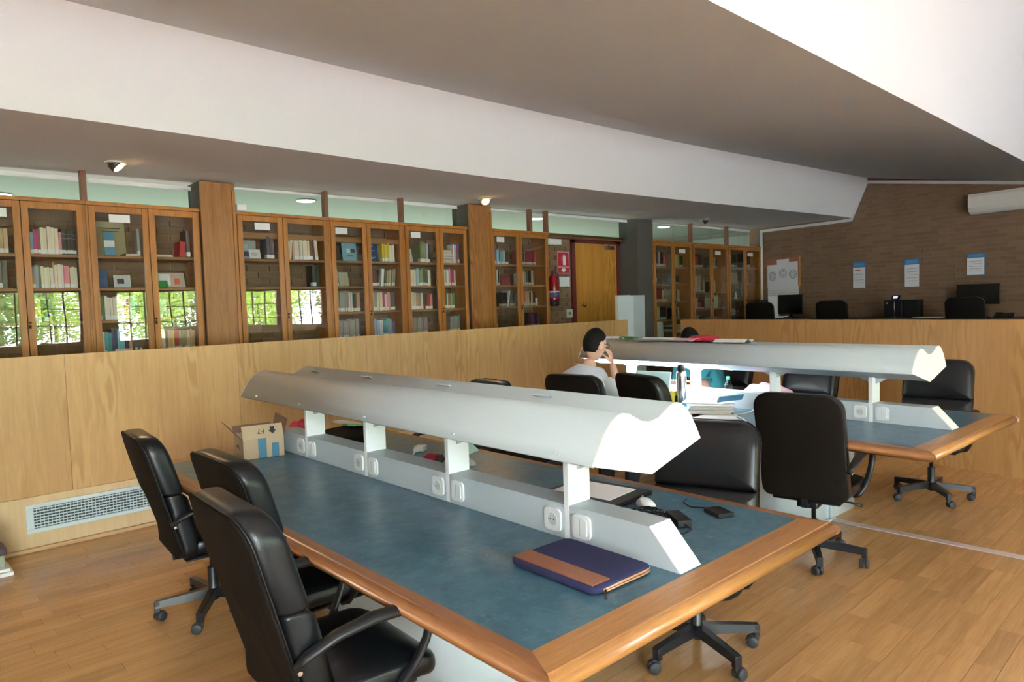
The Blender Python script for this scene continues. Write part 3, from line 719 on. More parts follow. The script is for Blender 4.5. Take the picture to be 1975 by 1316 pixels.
face(8, 0, .17, .13, .22, (.10, .09, .08), 'dark medallion book face-out on the top shelf of the ninth bookcase door', tilt=5, y=.14)
R(8, 0, [('olive', 4, .022, .26, 0, 1), ('lightblue', 2, .02, .25), ('black', 1, .03, .22)], .26)
R(8, 1, [('blue', 2, .02, .2), ('cream', 4, .02, .2), ('grey', 1, .018, .19), ('lightblue', 2, .015, .22), ('olive', 2, .03, .21), ('green', 1, .02, .21), ('darkgrey', 1, .03, .19), ('cream', 2, .02, .2)], .06)
R(8, 2, [('cream', 5, .02, .22), ('tan', 3, .018, .21), ('blue', 1, .02, .22), ('cream', 2, .02, .2), ('brown', 2, .03, .2), ('red', 2, .02, .19), ('pink', 2, .022, .19)], .06)
R(8, 3, [('grey', 9, .030, .21)], .06)
flat(9, 0, .17, [(.17, .05, 'cream', 'thick cream book'), (.17, .035, 'grey', 'grey book'), (.17, .05, 'cream', 'cream book lying flat'), (.16, .03, 'tan', 'tan book lying flat')], 'stack on the top shelf, tenth bookcase door')
R(9, 0, [('white', 1, .025, .24), ('lightblue', 1, .02, .25), ('red', 1, .018, .24), ('blue', 2, .02, .25)], .265)
R(9, 1, [('cream', 3, .02, .21), ('grey', 1, .02, .21), ('white', 2, .02, .2), ('pink', 1, .02, .23), ('magenta', 3, .022, .21), ('cream', 1, .022, .21)], .06)
R(9, 2, [('blue', 2, .024, .22), ('green', 2, .02, .22), ('cream', 1, .02, .2), ('olive', 2, .02, .19), ('tan', 1, .02, .19), ('green', 2, .022, .19)], .06)
R(9, 3, [('gap', 0, .10, 0), ('grey', 2, .06, .2, 4), ('pink', 1, .012, .2), ('teal', 2, .014, .22)], .06)
R(10, 0, [('white', 1, .02, .22), ('blue', 4, .018, .22), ('lightblue', 2, .018, .2), ('darkgrey', 1, .015, .2), ('cyan', 3, .02, .18), ('beige', 2, .016, .19), ('black', 1, .05, .19)], .06)
R(10, 1, [('purple', 3, .02, .2), ('white', 2, .018, .21), ('black', 1, .02, .19), ('white', 1, .015, .2)], .06)
face(10, 1, .33, .17, .15, (.22, .04, .035), 'wide maroon album face-out on the second shelf, eleventh bookcase door', tilt=6, y=.08)
R(10, 2, [('gap', 0, .13, 0), ('black', 1, .12, .2, 0), ('white', 1, .03, .21, 10), ('grey', 3, .02, .21, 3), ('darkgrey', 2, .02, .2)], .06)
R(11, 0, [('pink', 2, .025, .19), ('darkgrey', 1, .05, .21), ('cream', 1, .03, .2), ('magenta', 4, .04, .2), ('cream', 1, .015, .19)], .06)
R(11, 1, [('white', 2, .03, .18), ('cream', 2, .028, .2), ('grey', 2, .025, .21), ('black', 2, .028, .2), ('cream', 2, .02, .21)], .06)
R(11, 2, [('white', 2, .028, .2), ('pink', 1, .03, .22), ('cream', 3, .03, .2), ('red', 1, .02, .2), ('cream', 2, .022, .2), ('navy', 1, .05, .18), ('white', 1, .05, .1)], .06)
R(11, 3, [('tan', 2, .03, .19, 4), ('gap', 0, .06, 0), ('brown', 2, .03, .2), ('magenta', 2, .025, .2), ('grey', 1, .025, .2), ('blue', 2, .022, .2), ('red', 2, .022, .2), ('grey', 1, .02, .19)], .06)
# the far three bookcases
R(12, 0, [('purple', 3, .04, .27), ('grey', 1, .03, .24), ('cream', 2, .03, .25), ('brown', 2, .04, .25), ('pink', 2, .03, .2)], .07)
R(12, 2, [('magenta', 6, .042, .22), ('cream', 1, .04, .21), ('grey', 1, .04, .22), ('beige', 2, .04, .23)], .07)
R(12, 3, [('grey', 3, .03, .22), ('cream', 2, .03, .23), ('darkgrey', 3, .035, .22), ('brown', 3, .03, .22)], .07)
R(13, 0, [('cream', 5, .04, .22), ('yellow', 1, .02, .22), ('darkgrey', 3, .03, .2)], .07)
R(13, 1, [('cream', 1, .03, .2, 12), ('brown', 1, .1, .15)], .09)
R(13, 2, [('cream', 2, .03, .22), ('red', 2, .03, .19), ('cream', 2, .04, .21), ('brown', 1, .03, .15)], .07)
R(13, 3, [('brown', 1, .03, .2), ('blue', 2, .035, .2), ('white', 2, .04, .22)], .07)
R(14, 0, [('red', 2, .04, .22), ('orange', 4, .03, .22), ('brown', 3, .035, .24), ('olive', 2, .04, .24)], .07)
R(14, 1, [('cream', 5, .05, .31), ('tan', 2, .04, .22), ('beige', 2, .04, .24)], .07)
R(14, 2, [('cream', 5, .035, .22), ('pink', 3, .03, .14), ('brown', 2, .05, .15)], .07)
R(14, 3, [('gap', 0, .12, 0), ('beige', 1, .08, .2), ('brown', 2, .04, .15)], .07)
R(15, 0, [('grey', 3, .04, .2), ('cream', 1, .04, .2), ('darkgrey', 2, .04, .15)], .07)
R(15, 1, [('brown', 1, .04, .2), ('cream', 2, .05, .24)], .09)
R(15, 2, [('cream', 1, .04, .3), ('pink', 2, .03, .2), ('cream', 3, .045, .25)], .07)
R(15, 3, [('beige', 3, .06, .14)], .07)
R(16, 0, [('white', 2, .04, .24, 9), ('darkgrey', 4, .035, .25, 6), ('brown', 1, .04, .2)], .08)
face(16, 1, .42, .26, .22, (.45, .33, .22), 'beige picture book face-out in the corner bookcase', tilt=6, y=.1)
flat(16, 3, .2, [(.3, .05, 'magenta', 'dark magenta book lying flat'), (.3, .035, 'black', 'black book lying flat'), (.28, .04, 'white', 'white book lying flat')], 'stack of the corner bookcase')
R(17, 0, [('navy', 4, .055, .3)], .08)
face(17, 1, .22, .22, .24, (.20, .15, .05), 'ochre picture book face-out behind the rightmost bookcase door', tilt=6, y=.08)
flat(13, 4, .2, [(.3, .04, 'grey', 'grey book'), (.3, .03, 'white', 'white book'), (.3, .04, 'darkgrey', 'dark book'), (.3, .03, 'white', 'thin white book')], 'low stack behind the fourteenth bookcase door', dz=1.0-.0+.0)
for (di, si), L in rowstuff.items():
    b = NB(); lay = b.loops.layers.color.new('tone')
    for (x, y, z, w_, d_, h, a, cc, band) in L:
        m = T(x, y, z+.0006)@RY(a)
        n0 = len(b.faces); box(b, -w_/2, w_/2, 0, d_*.85, 0, h, M=m); b.faces.ensure_lookup_table()
        for f in b.faces[n0:]:
            for lp_ in f.loops: lp_[lay] = (*cc, 1)
        n0 = len(b.faces); box(b, -w_*.505, w_*.505, -.002, .05, h*.03, h*.2, M=m); b.faces.ensure_lookup_table()
        for f in b.faces[n0:]:
            for lp_ in f.loops: lp_[lay] = (.75, .74, .72, 1)
    o = mk('book_row', b, booka); o['kind'] = 'stuff'; tag(o, 'row of books on the %s shelf behind the %s bookcase door' % (SN[si], DN[di]), 'books', 'rows of books in the farther bookcases')
# little objects in the cabinets
b = NB(); lathe(b, [(.03, 0), (.045, .02), (.05, .06), (.03, .10), (.022, .13), (.028, .16), (.012, .19)], 14)
o = mk('figurine', b, plast_w); o.location = (6.32, 7.10, 1.271); tag(o, 'small white figurine behind the eleventh bookcase door', 'figurine')
b = NB(); lathe(b, [(.05, 0), (.10, .02), (.11, .05), (.10, .30), (.06, .36), (.06, .39)], 16)
o = mk('glass_jar', b, plain('pale_ceramic', (.70, .78, .80), .3)); o.location = (10.22, 7.16, .902); tag(o, 'pale jar on a low shelf of the bookcase beside the dark pillar', 'jar')
b = NB(); tube(b, [(0, 0, 0), (.03, 0, .08), (.02, 0, .2)], [.035, .03, .008], 8)
o = mk('ornament', b, plast_w); o.location = (10.07, 7.10, 1.882); tag(o, 'curved white ornament behind the thirteenth bookcase door', 'ornament')
b = NB(); box(b, -.04, .04, -.02, .02, 0, .03); lathe(b, [(.02, .03), (.03, .06), (.012, .1), (.02, .12), (.004, .15)], 10)
o = mk('ornament', b, plast_w); o.location = (12.85, 7.10, 1.572); tag(o, 'little white ornament in the corner bookcase', 'ornament')

# ================================================================== wall items near the door
def flatobj(name, x0, x1, y, z0, z1, mat, lab, cat, th=.004, decos=()):
    t = thing(name, lab, cat, ((x0+x1)/2, y, z0)); W2 = (x1-x0)/2; h = z1-z0
    b = NB(); box(b, -W2, W2, -th, 0, 0, h, bev=min(.002, th/3), seg=1); mk('board', b, mat, t)
    return t
t = flatobj('fire_extinguisher_sign', 7.875, 8.145, 7.338, 2.06, 2.40, red_s, 'red fire extinguisher sign with white symbol and arrow beside the wooden door', 'sign')
b = NB()
for r0 in ((-.132, .132, .332, .338), (-.132, .132, .002, .008), (-.132, -.126, .002, .338), (.126, .132, .002, .338), (-.126, .126, .098, .106)): box(b, r0[0], r0[1], -.0055, -.003, r0[2], r0[3])
mk('white_border', b, paper, t)
b = NB(); prism(b, [(-.012, .13), (.055, .13), (.055, .25), (.045, .275), (.028, .285), (.028, .30), (.015, .30), (.015, .285), (-.002, .275), (-.012, .25)], -.0055, -.003, 'Y')
tube(b, [(.015, -.0045, .295), (-.02, -.0045, .29), (-.035, -.0045, .26), (-.04, -.0045, .20)], .0035, 5); mk('extinguisher_symbol', b, paper, t)
b = NB(); prism(b, [(-.04, .08), (.04, .08), (.04, .05), (.065, .05), (0, .018), (-.065, .05), (-.04, .05)], -.0055, -.003, 'Y'); mk('arrow_symbol', b, paper, t)
t = thing('fire_extinguisher', 'red fire extinguisher hanging on the brick wall below its sign', 'fire extinguisher', (7.66, 7.23, 1.56))
b = NB(); lathe(b, [(.055, 0), (.083, .01), (.085, .03), (.085, .08), (.084, .081)], 20); mk('base_ring', b, plastic, t)
b = NB(); lathe(b, [(.083, .08), (.085, .10), (.085, .38), (.075, .43), (.045, .465), (.025, .475), (.025, .49)], 20); mk('cylinder', b, red_e, t)
b = NB(); lathe(b, [(.0862, .12), (.0862, .20)], 20, 0); mk('lower_label', b, bluelab, t)
b = NB(); lathe(b, [(.0862, .205), (.0862, .225)], 20, 0); mk('white_band', b, paper, t)
b = NB(); box(b, -.02, .02, -.02, .02, .485, .525); tube(b, [(0, 0, .52), (0, -.05, .545), (0, -.10, .535)], .009, 6); tube(b, [(0, 0, .51), (0, -.05, .515), (0, -.09, .50)], .008, 6); mk('valve_head', b, steel, t)
b = NB(); tube(b, [(0.02, 0, .51), (.09, -.01, .49), (.11, -.01, .38), (.10, -.01, .15)], .012, 7); mk('hose', b, rubber, t)
t = thing('emergency_light', 'white emergency light on the brick wall left of the wooden door', 'light', (7.785, 7.335, 2.49))
b = NB(); box(b, -.15, .15, -.05, 0, 0, .10, bev=.02, seg=3); mk('housing', b, plast_w, t)
b = NB(); box(b, -.12, .12, -.054, -.048, .02, .08, bev=.002, seg=1); mk('diffuser', b, paper, t)
t = flatobj('wall_notice', 7.90, 8.15, 7.338, 1.86, 2.01, paper, 'small white notice sheet taped beside the fire extinguisher', 'notice', .002)
t = flatobj('wall_socket', 8.05, 8.19, 7.338, 1.37, 1.50, paper2, 'cream wall socket plate on the brick wall near the wooden door', 'socket', .01)
b = NB(); box(b, -.03, -.002, -.013, -.009, .04, .09); box(b, .002, .03, -.013, -.009, .04, .09); mk('rocker', b, greyink, t)
# white box cabinet at the partition end
t = thing('white_cabinet', 'tall white cabinet with grey side standing behind the end of the left partition', 'cabinet', (0, 0, 0))
b = NB(); prism(b, [(7.40, 5.86), (7.73, 5.80), (8.07, 5.86), (7.75, 6.12)], .47, 1.675, 'Z'); mk('body', b, lacquer, t)
b = NB(); box(b, 7.40, 7.72, 0, .012, .47, 1.68, M=T(0, 5.850, 0)); mk('side_panel', b, plain('taupe_board', (.52, .45, .42), .6), t)

# cork board and notices on the right wall
def wallthing(name, s, z, lab, cat):
    t = thing(name, lab, cat, onwall(s, 0, z), ang); return t
t = wallthing('cork_board', .53, 1.90, 'cork pin board on the brick wall beside the corner bookcase', 'notice board')
b = NB(); box(b, -.40, .36, -.02, -.008, -.25, .47); mk('cork_sheet', b, cork, t)
b = NB(); box(b, .36, .385, -.03, -.008, -.12, .48); mk('side_frame', b, doorwood, t)
for k, (x0, x1, z0, z1, lab) in enumerate(((-.37, -.13, -.12, .34, 'left'), (-.14, .14, -.12, .44, 'middle'), (.12, .34, -.12, .38, 'right'))):
    b = NB(); box(b, x0, x1, -.0245-.001*k, -.0235-.001*k, z0, z1); c0 = ((x0+x1)/2, (z0+z1)/2+.0)
    for rr in (.085, .06, .03): tube(b, [(c0[0]+rr*cos(a*pi/8), -.0255-.001*k, c0[1]+rr*sin(a*pi/8)) for a in range(16)], .006, 4, closed=True, mi=1)
    o = mk('chart_sheet', b, [paper, greyink]); o.location = onwall(.53, 0, 1.90); o.rotation_euler = (0, 0, ang)
    tag(o, '%s of the three chart sheets with a ring diagram on the cork board' % lab, 'sheet', 'chart sheets on the cork board')
for k in range(3):
    b = NB(); box(b, -.36+.24*k, -.125+.24*k, -.028, -.027, -.58, -.11)
    for j in range(8): box(b, -.34+.24*k, -.15+.24*k, -.0285, -.0275, -.54+.05*j, -.535+.05*j, 1)
    o = mk('printed_sheet', b, [paper, greyink]); o.location = onwall(.53, 0, 1.90); o.rotation_euler = (0, 0, ang)
    tag(o, '%s of the three printed sheets hanging below the chart sheets' % ('left', 'middle', 'right')[k], 'sheet', 'printed sheets below the cork board')
for k, (s, z0, z1, wd, lab) in enumerate(((2.13, 1.70, 2.17, .24, 'leftmost blue headed notice with a red line on the brick wall'), (3.07, 1.69, 2.16, .25, 'middle blue headed notice on the brick wall'), (4.06, 1.82, 2.18, .26, 'rightmost blue headed notice, short one nearest the air conditioner'))):
    t = wallthing('wall_notice', s, z0, lab, 'notice'); h = z1-z0
    zz = 0 if k == 2 else .0
    b = NB(); box(b, -wd/2, wd/2, -.026, -.010, 0 if k == 2 else h*.42, h); mk('frame', b, blue_h, t)
    b = NB(); box(b, -wd/2+.006, wd/2-.006, -.029, -.0262, .02 if k == 2 else 0, h*.80)
    for j in range(5):
        if k == 0 and j == 4: box(b, -wd*.32, wd*.12, -.0300, -.0288, h*.66, h*.70, 2)
        else: box(b, -wd*.36, wd*.36, -.0300, -.0288, h*(.2+.11*j), h*(.2+.11*j)+.006, 1)
    mk('sheet', b, [paper, greyink, orangec], t)
    b = NB(); box(b, -wd*.40, wd*.40, -.0272, -.0262, h*.84, h*.96); mk('header_band', b, plain('header_blue_%d' % k, (.10, .34, .62), .5), t)
# air conditioner
t = wallthing('air_conditioner', 4.45, 2.79, 'white wall mounted air conditioner high on the brick wall at the right frame edge', 'air conditioner')
b = NB(); prism(b, [(-.012, 0), (-.14, .0), (-.20, .05), (-.215, .10), (-.215, .26), (-.19, .31), (-.012, .33)], -.42, .70, 'X', smooth=False); mk('housing', b, plain('ac_white', (.78, .74, .66), .45), t)
b = NB(); box(b, -.38, .66, -.19, -.12, -.006, .004, M=T(0, 0, .02)@RX(0)); mk('air_flap', b, plast_w, t)
# spotlights
for k, (x, y, rz, tilt, lab) in enumerate(((1.62, 6.50, 1.1, -42, 'leftmost recessed eyeball spotlight in the low ceiling'), (5.74, 6.55, -.3, -50, 'middle recessed eyeball spotlight above the second oak pillar'), (10.75, 6.50, .6, 70, 'rightmost recessed ceiling spotlight, unlit, above the far bookcases'))):
    t = thing('ceiling_spotlight', lab, 'spotlight', (x, y, zs(x)), rz, 'eyeball spotlights in the low ceiling')
    b = NB(); lathe(b, [(.085, -.001), (.088, -.012), (.07, -.018), (.066, -.002)], 20); mk('rim', b, paper2, t)
    b = NB(); M_ = T(0, 0, -.02)@RX(radians(tilt)); lathe(b, [(.045, .05), (.062, .02), (.064, -.025), (.058, -.03)], 18, M=M_); mk('eyeball', b, [desk_dark if k != 1 else brass], t)
    b = NB(); lathe(b, [(.050, -.0305), (.045, -.038), (.02, -.042)], 16, M=M_); mk('bulb', b, emspot if k < 2 else greyink, t)
    if k < 2:
        l = bpy.data.lights.new('spot_glow', 'SPOT'); l.energy = 22; l.color = (1, .66, .32); l.spot_size = radians(95); l.spot_blend = .6; l.shadow_soft_size = .05
        lo = bpy.data.objects.new('spot_glow', l); COL.objects.link(lo); lo.location = (x, y, zs(x)-.09); lo.rotation_euler = (radians(28), 0, pi if k == 0 else pi-.5)
# corridor downlights
for x, y in ((4.24, 8.32), (8.28, 8.16), (11.5, 7.86), (1.2, 9.6), (6.4, 10)):
    t = thing('corridor_downlight', 'round white ceiling light in the corridor seen through the transom glass', 'ceiling light', (x, y, 3.03), 0, 'round corridor ceiling lights')
    b = NB(); lathe(b, [(.125, -.001), (.13, -.012), (.115, -.014)], 20); mk('rim', b, white_paint, t)
    b = NB(); lathe(b, [(.112, -.0142), (.108, -.018)], 20); mk('diffuser', b, emdown, t)
# vent in the left partition
t = thing('air_vent', 'long pale metal air vent grille low in the left wooden partition', 'vent', (1.225, 5.735, .13))
b = NB(); w2 = .49
for r0 in ((-w2, w2, 0, .028), (-w2, w2, .172, .20), (-w2, -w2+.045, .028, .172), (w2-.045, w2, .028, .172)): box(b, r0[0], r0[1], -.014, .002, r0[2], r0[3], bev=.002, seg=1)
mk('frame', b, ventwhite, t)
b = NB(); box(b, -w2+.04, w2-.04, -.001, .001, .02, .18); mk('duct_backing', b, plain('vent_dark', (.05, .09, .10), .8), t)
for i in range(7):
    b = NB(); box(b, -w2+.045, w2-.045, -.0035, .0035, -.0015, .0015, M=T(0, -.009, .038+.0205*i)@RX(radians(30))); box(b, -w2+.045, w2-.045, -.012, -.009, .036+.0205*i, .043+.0205*i); mk('slat', b, ventwhite, t)
for i in range(40):
    b = NB(); box(b, -w2+.06+.0225*i, -.0+-w2+.063+.0225*i, -.006, -.001, .028, .172); mk('fin', b, ventwhite, t)

# piece of furniture at the left frame edge
t = thing('planter_stand', 'edge of a grey-green stand with dark caps at the left frame edge by the vent', 'stand', (.50, 5.42, 0))
b = NB(); box(b, -.25, .10, -.12, .12, 0, .025, bev=.006); box(b, -.25, .085, -.10, .10, .025, .045, bev=.004); mk('white_base', b, white_and_lit, t)
b = NB(); box(b, -.25, .065, -.08, .08, .045, .13, bev=.01); mk('body', b, stone, t)
b = NB(); box(b, -.25, .075, -.09, .09, .13, .175, bev=.008); mk('dark_cap', b, purpled, t)
b = NB(); box(b, -.25, .02, -.06, .06, .175, .26, bev=.006); mk('neck', b, white_and_lit, t)
b = NB(); box(b, -.25, .05, -.08, .08, .26, .30, bev=.01); mk('upper_slab', b, stone, t)

# ================================================================== RAISED DESK AREA
t = thing('long_desk', 'long dark desk along the brick wall behind the right partition', 'desk', K, ang)
b = NB(); box(b, .3, 7.4, -.80, -.03, 1.14, 1.17, bev=.004, seg=1); mk('desktop', b, desk_dark, t)
for s in (.5, 2.5, 4.5, 6.6):
    b = NB(); box(b, s, s+.04, -.75, -.05, .45, 1.14); mk('leg', b, desk_dark, t)
def monitor(s, y, w_, h, z, rz, lab):
    t = thing('monitor', lab, 'monitor', onwall(s, y, 1.1705), ang+rz)
    b = NB(); box(b, -w_/2, w_/2, -.03, 0, z, z+h, bev=.006); mk('casing', b, plastic, t)
    b = NB(); box(b, -w_/2+.012, w_/2-.012, -.032, -.0302, z+.018, z+h-.012); mk('screen', b, screen, t)
    b = NB(); box(b, -.03, .03, 0, .03, .01, z+h*.5, bev=.004); mk('stand_neck', b, plastic, t)
    b = NB(); box(b, -.12, .12, -.09, .10, 0, .014, bev=.005); mk('stand_foot', b, plastic, t)
    return t
m1 = monitor(.93, -.35, .46, .38, .07, .35, 'black monitor beside the white box on the far desk')
m2 = monitor(4.22, -.30, .58, .32, .20, .1, 'wide black monitor on a stand at the right end of the far desk')
b = NB(); prism(b, [(.028*cos(a*pi/8), .028*sin(a*pi/8)) for a in range(16)], 0, .003, 'Z'); bmesh.ops.transform(b, matrix=T(0, -.002, .12)@RX(pi/2), verts=b.verts); mk('emblem', b, greyink, m2)
t = thing('white_case', 'white computer case with a dark slot on the far desk left of the monitor', 'computer', onwall(.60, -.42, 1.1705), ang+.4)
b = NB(); box(b, -.10, .10, -.06, .12, 0, .43, bev=.01); box(b, -.10, .28, -.10, -.02, 0, .04, bev=.006); mk('body', b, white_and_lit, t)
b = NB(); box(b, -.07, -.03, -.063, -.059, .16, .30, bev=.001, seg=1); mk('slot', b, ink, t)
t = thing('monitor', 'small dark monitor edge left of the white case on the far desk', 'monitor', onwall(.38, -.34, 1.1705), ang+.6)
b = NB(); box(b, -.14, .14, -.03, 0, .15, .36, bev=.006); mk('casing', b, plastic, t)
b = NB(); box(b, -.03, .03, 0, .02, 0, .25); mk('stand_neck', b, plastic, t)
t = thing('computer_tower', 'black desktop computer case with round emblem on the far desk', 'computer', onwall(3.12, -.40, 1.1705), ang+.1)
b = NB(); box(b, -.26, .02, -.12, .12, 0, .30, bev=.008); box(b, .03, .27, -.10, .12, 0, .30, bev=.008); mk('body', b, plastic, t)
b = NB(); prism(b, [(.018*cos(a*pi/6), .018*sin(a*pi/6)) for a in range(12)], 0, .003, 'Z'); bmesh.ops.transform(b, matrix=T(-.21, -.12, .25)@RX(pi/2), verts=b.verts); mk('emblem', b, greyink, t)
t = thing('payment_terminal', 'small tilted display on a thin stand in front of the black computer', 'display', onwall(3.10, -.64, 1.1705), ang)
b = NB(); tube(b, [(0, 0, 0), (0, 0, .30)], .008, 8); mk('pole', b, steel, t)
b = NB(); lathe(b, [(.05, 0), (.05, .008), (.02, .012)], 14); mk('foot', b, steel, t)
b = NB(); box(b, -.07, .07, -.006, .006, -.045, .045, bev=.004, M=T(.02, 0, .34)@RX(radians(-35))); mk('display_case', b, plastic, t)
b = NB(); box(b, -.035, .035, -.0075, -.0062, -.02, .025, M=T(.02, 0, .34)@RX(radians(-35))); mk('lit_screen', b, emscr, t)
b = NB(); box(b, -.2, .2, -.14, .14, 0, .012); o = mk('paper_pile', b, paper2); o.location = onwall(3.55, -.45, 1.1705); o.rotation_euler = (0, 0, ang+.1); tag(o, 'pile of white papers on the far desk beside the black computer', 'papers')
t = thing('keyboard', 'black keyboard on the far desk below the wide monitor', 'keyboard', onwall(4.25, -.6, 1.1705), ang)
b = NB(); box(b, -.22, .22, -.07, .07, 0, .02, bev=.005); mk('base', b, plastic, t)
b = NB(); [box(b, -.205+.0295*i, -.18+.0295*i, -.06+.03*j, -.035+.03*j, .02, .026) for i in range(14) for j in range(4)]; mk('keys', b, screen, t, kind='stuff')
t = thing('desk_phone', 'black desk telephone beside the wide monitor', 'telephone', onwall(4.62, -.42, 1.1705), ang)
b = NB(); prism(b, [(-.09, 0), (.09, 0), (.09, .07), (-.09, .03)], -.10, .10, 'X'); mk('base', b, plastic, t)
b = NB(); box(b, -.095, -.05, -.09, .09, .05, .08, bev=.01); mk('handset', b, rubber, t)

# ================================================================== TABLES
def table(loc, rz, lab, idx):
    t = thing('reading_table', lab, 'table', loc, rz)
    HW = .755; L = 3.27
    b = NB(); box(b, -HW+.055, HW-.055, .115, L-.115, .7185, .7510); mk('linoleum_top', b, lino_m, t)
    # rounded wooden border: profile swept, mitred
    def nose(w_in, sgn=1):     # (outward offset, z) outline
        pts = [(-w_in, .751), (-.014, .751)]
        for k in range(1, 8):
            a = pi/2-pi*k/8; pts.append((-.020+.030*cos(a)+.0, .7205+.0305*sin(a)))
        pts += [(-.014, .690), (-w_in, .690)]
        return pts
    def side(bm, P0, P1, n, w0, m0, m1, mi=0):
        """straight border from P0 to P1 with outward normal n, mitred with slopes m0,m1"""
        P0, P1, n = Vector(P0), Vector(P1), Vector(n); d = (P1-P0).normalized(); A = []; B = []
        for o_, z in nose(w0):
            A.append(P0+n*o_-d*o_*m0); B.append(P1+n*o_+d*o_*m1); A[-1].z = z; B[-1].z = z
        k = len(A); va = [bm.verts.new(p) for p in A]; vb = [bm.verts.new(p) for p in B]
        for i in range(k):
            f = bm.faces.new((va[i], va[(i+1) % k], vb[(i+1) % k], vb[i])); f.smooth = 1 < i < 10
        bm.faces.new(va[::-1]); bm.faces.new(vb)
    we, wsd = .115, .055; r1 = wsd/we
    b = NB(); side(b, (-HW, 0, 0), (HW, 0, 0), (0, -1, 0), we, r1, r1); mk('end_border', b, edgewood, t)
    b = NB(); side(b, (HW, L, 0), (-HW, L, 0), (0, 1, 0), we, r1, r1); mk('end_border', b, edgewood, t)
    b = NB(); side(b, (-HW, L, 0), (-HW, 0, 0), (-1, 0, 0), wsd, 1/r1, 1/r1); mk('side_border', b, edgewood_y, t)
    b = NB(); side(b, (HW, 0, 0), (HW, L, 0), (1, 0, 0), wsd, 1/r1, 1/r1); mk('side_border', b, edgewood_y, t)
    # apron under the top
    b = NB(); box(b, -.5, .5, .5, L-.5, .66, .70); mk('under_frame', b, desk_dark, t)
    # white pedestal: curved left, flat right
    def ped(y0, y1):
        pts = [(.06, y0), (.46, y0), (.46, y1), (.06, y1)]
        R0 = .34
        for k in range(0, 9):
            a = pi/2+pi/2*k/8; pts.append((.06-.0+R0*cos(a), y1-R0+R0*sin(a)))
        for k in range(0, 9):
            a = pi+pi/2*k/8; pts.append((.06+R0*cos(a), y0+R0+R0*sin(a)))
        return pts
    b = NB(); prism(b, ped(.93, 2.34), 0, .66, 'Z', smooth=False)
    for f in b.faces: f.smooth = len(f.verts) == 4
    mk('pedestal', b, lacquer, t)
    b = NB(); tube(b, [(.055, .922, .012), (.055, .922, .64)], .012, 8); mk('hinge_rod', b, lacquer, t)
    b = NB(); box(b, -.02, .10, .90, .925, 0, .012, bev=.002, seg=1); mk('rod_foot', b, lacquer, t)
    return t
T1P, T1R = (1.845, 1.065, 0), radians(-1.0)
T2P, T2R = (4.835, 1.10, 0), radians(-2.7)
tb1 = table(T1P, T1R, 'near reading table with blue-grey linoleum top and oak edge', 1)
tb2 = table(T2P, T2R, 'farther reading table on the right with blue-grey top and oak edge', 2)

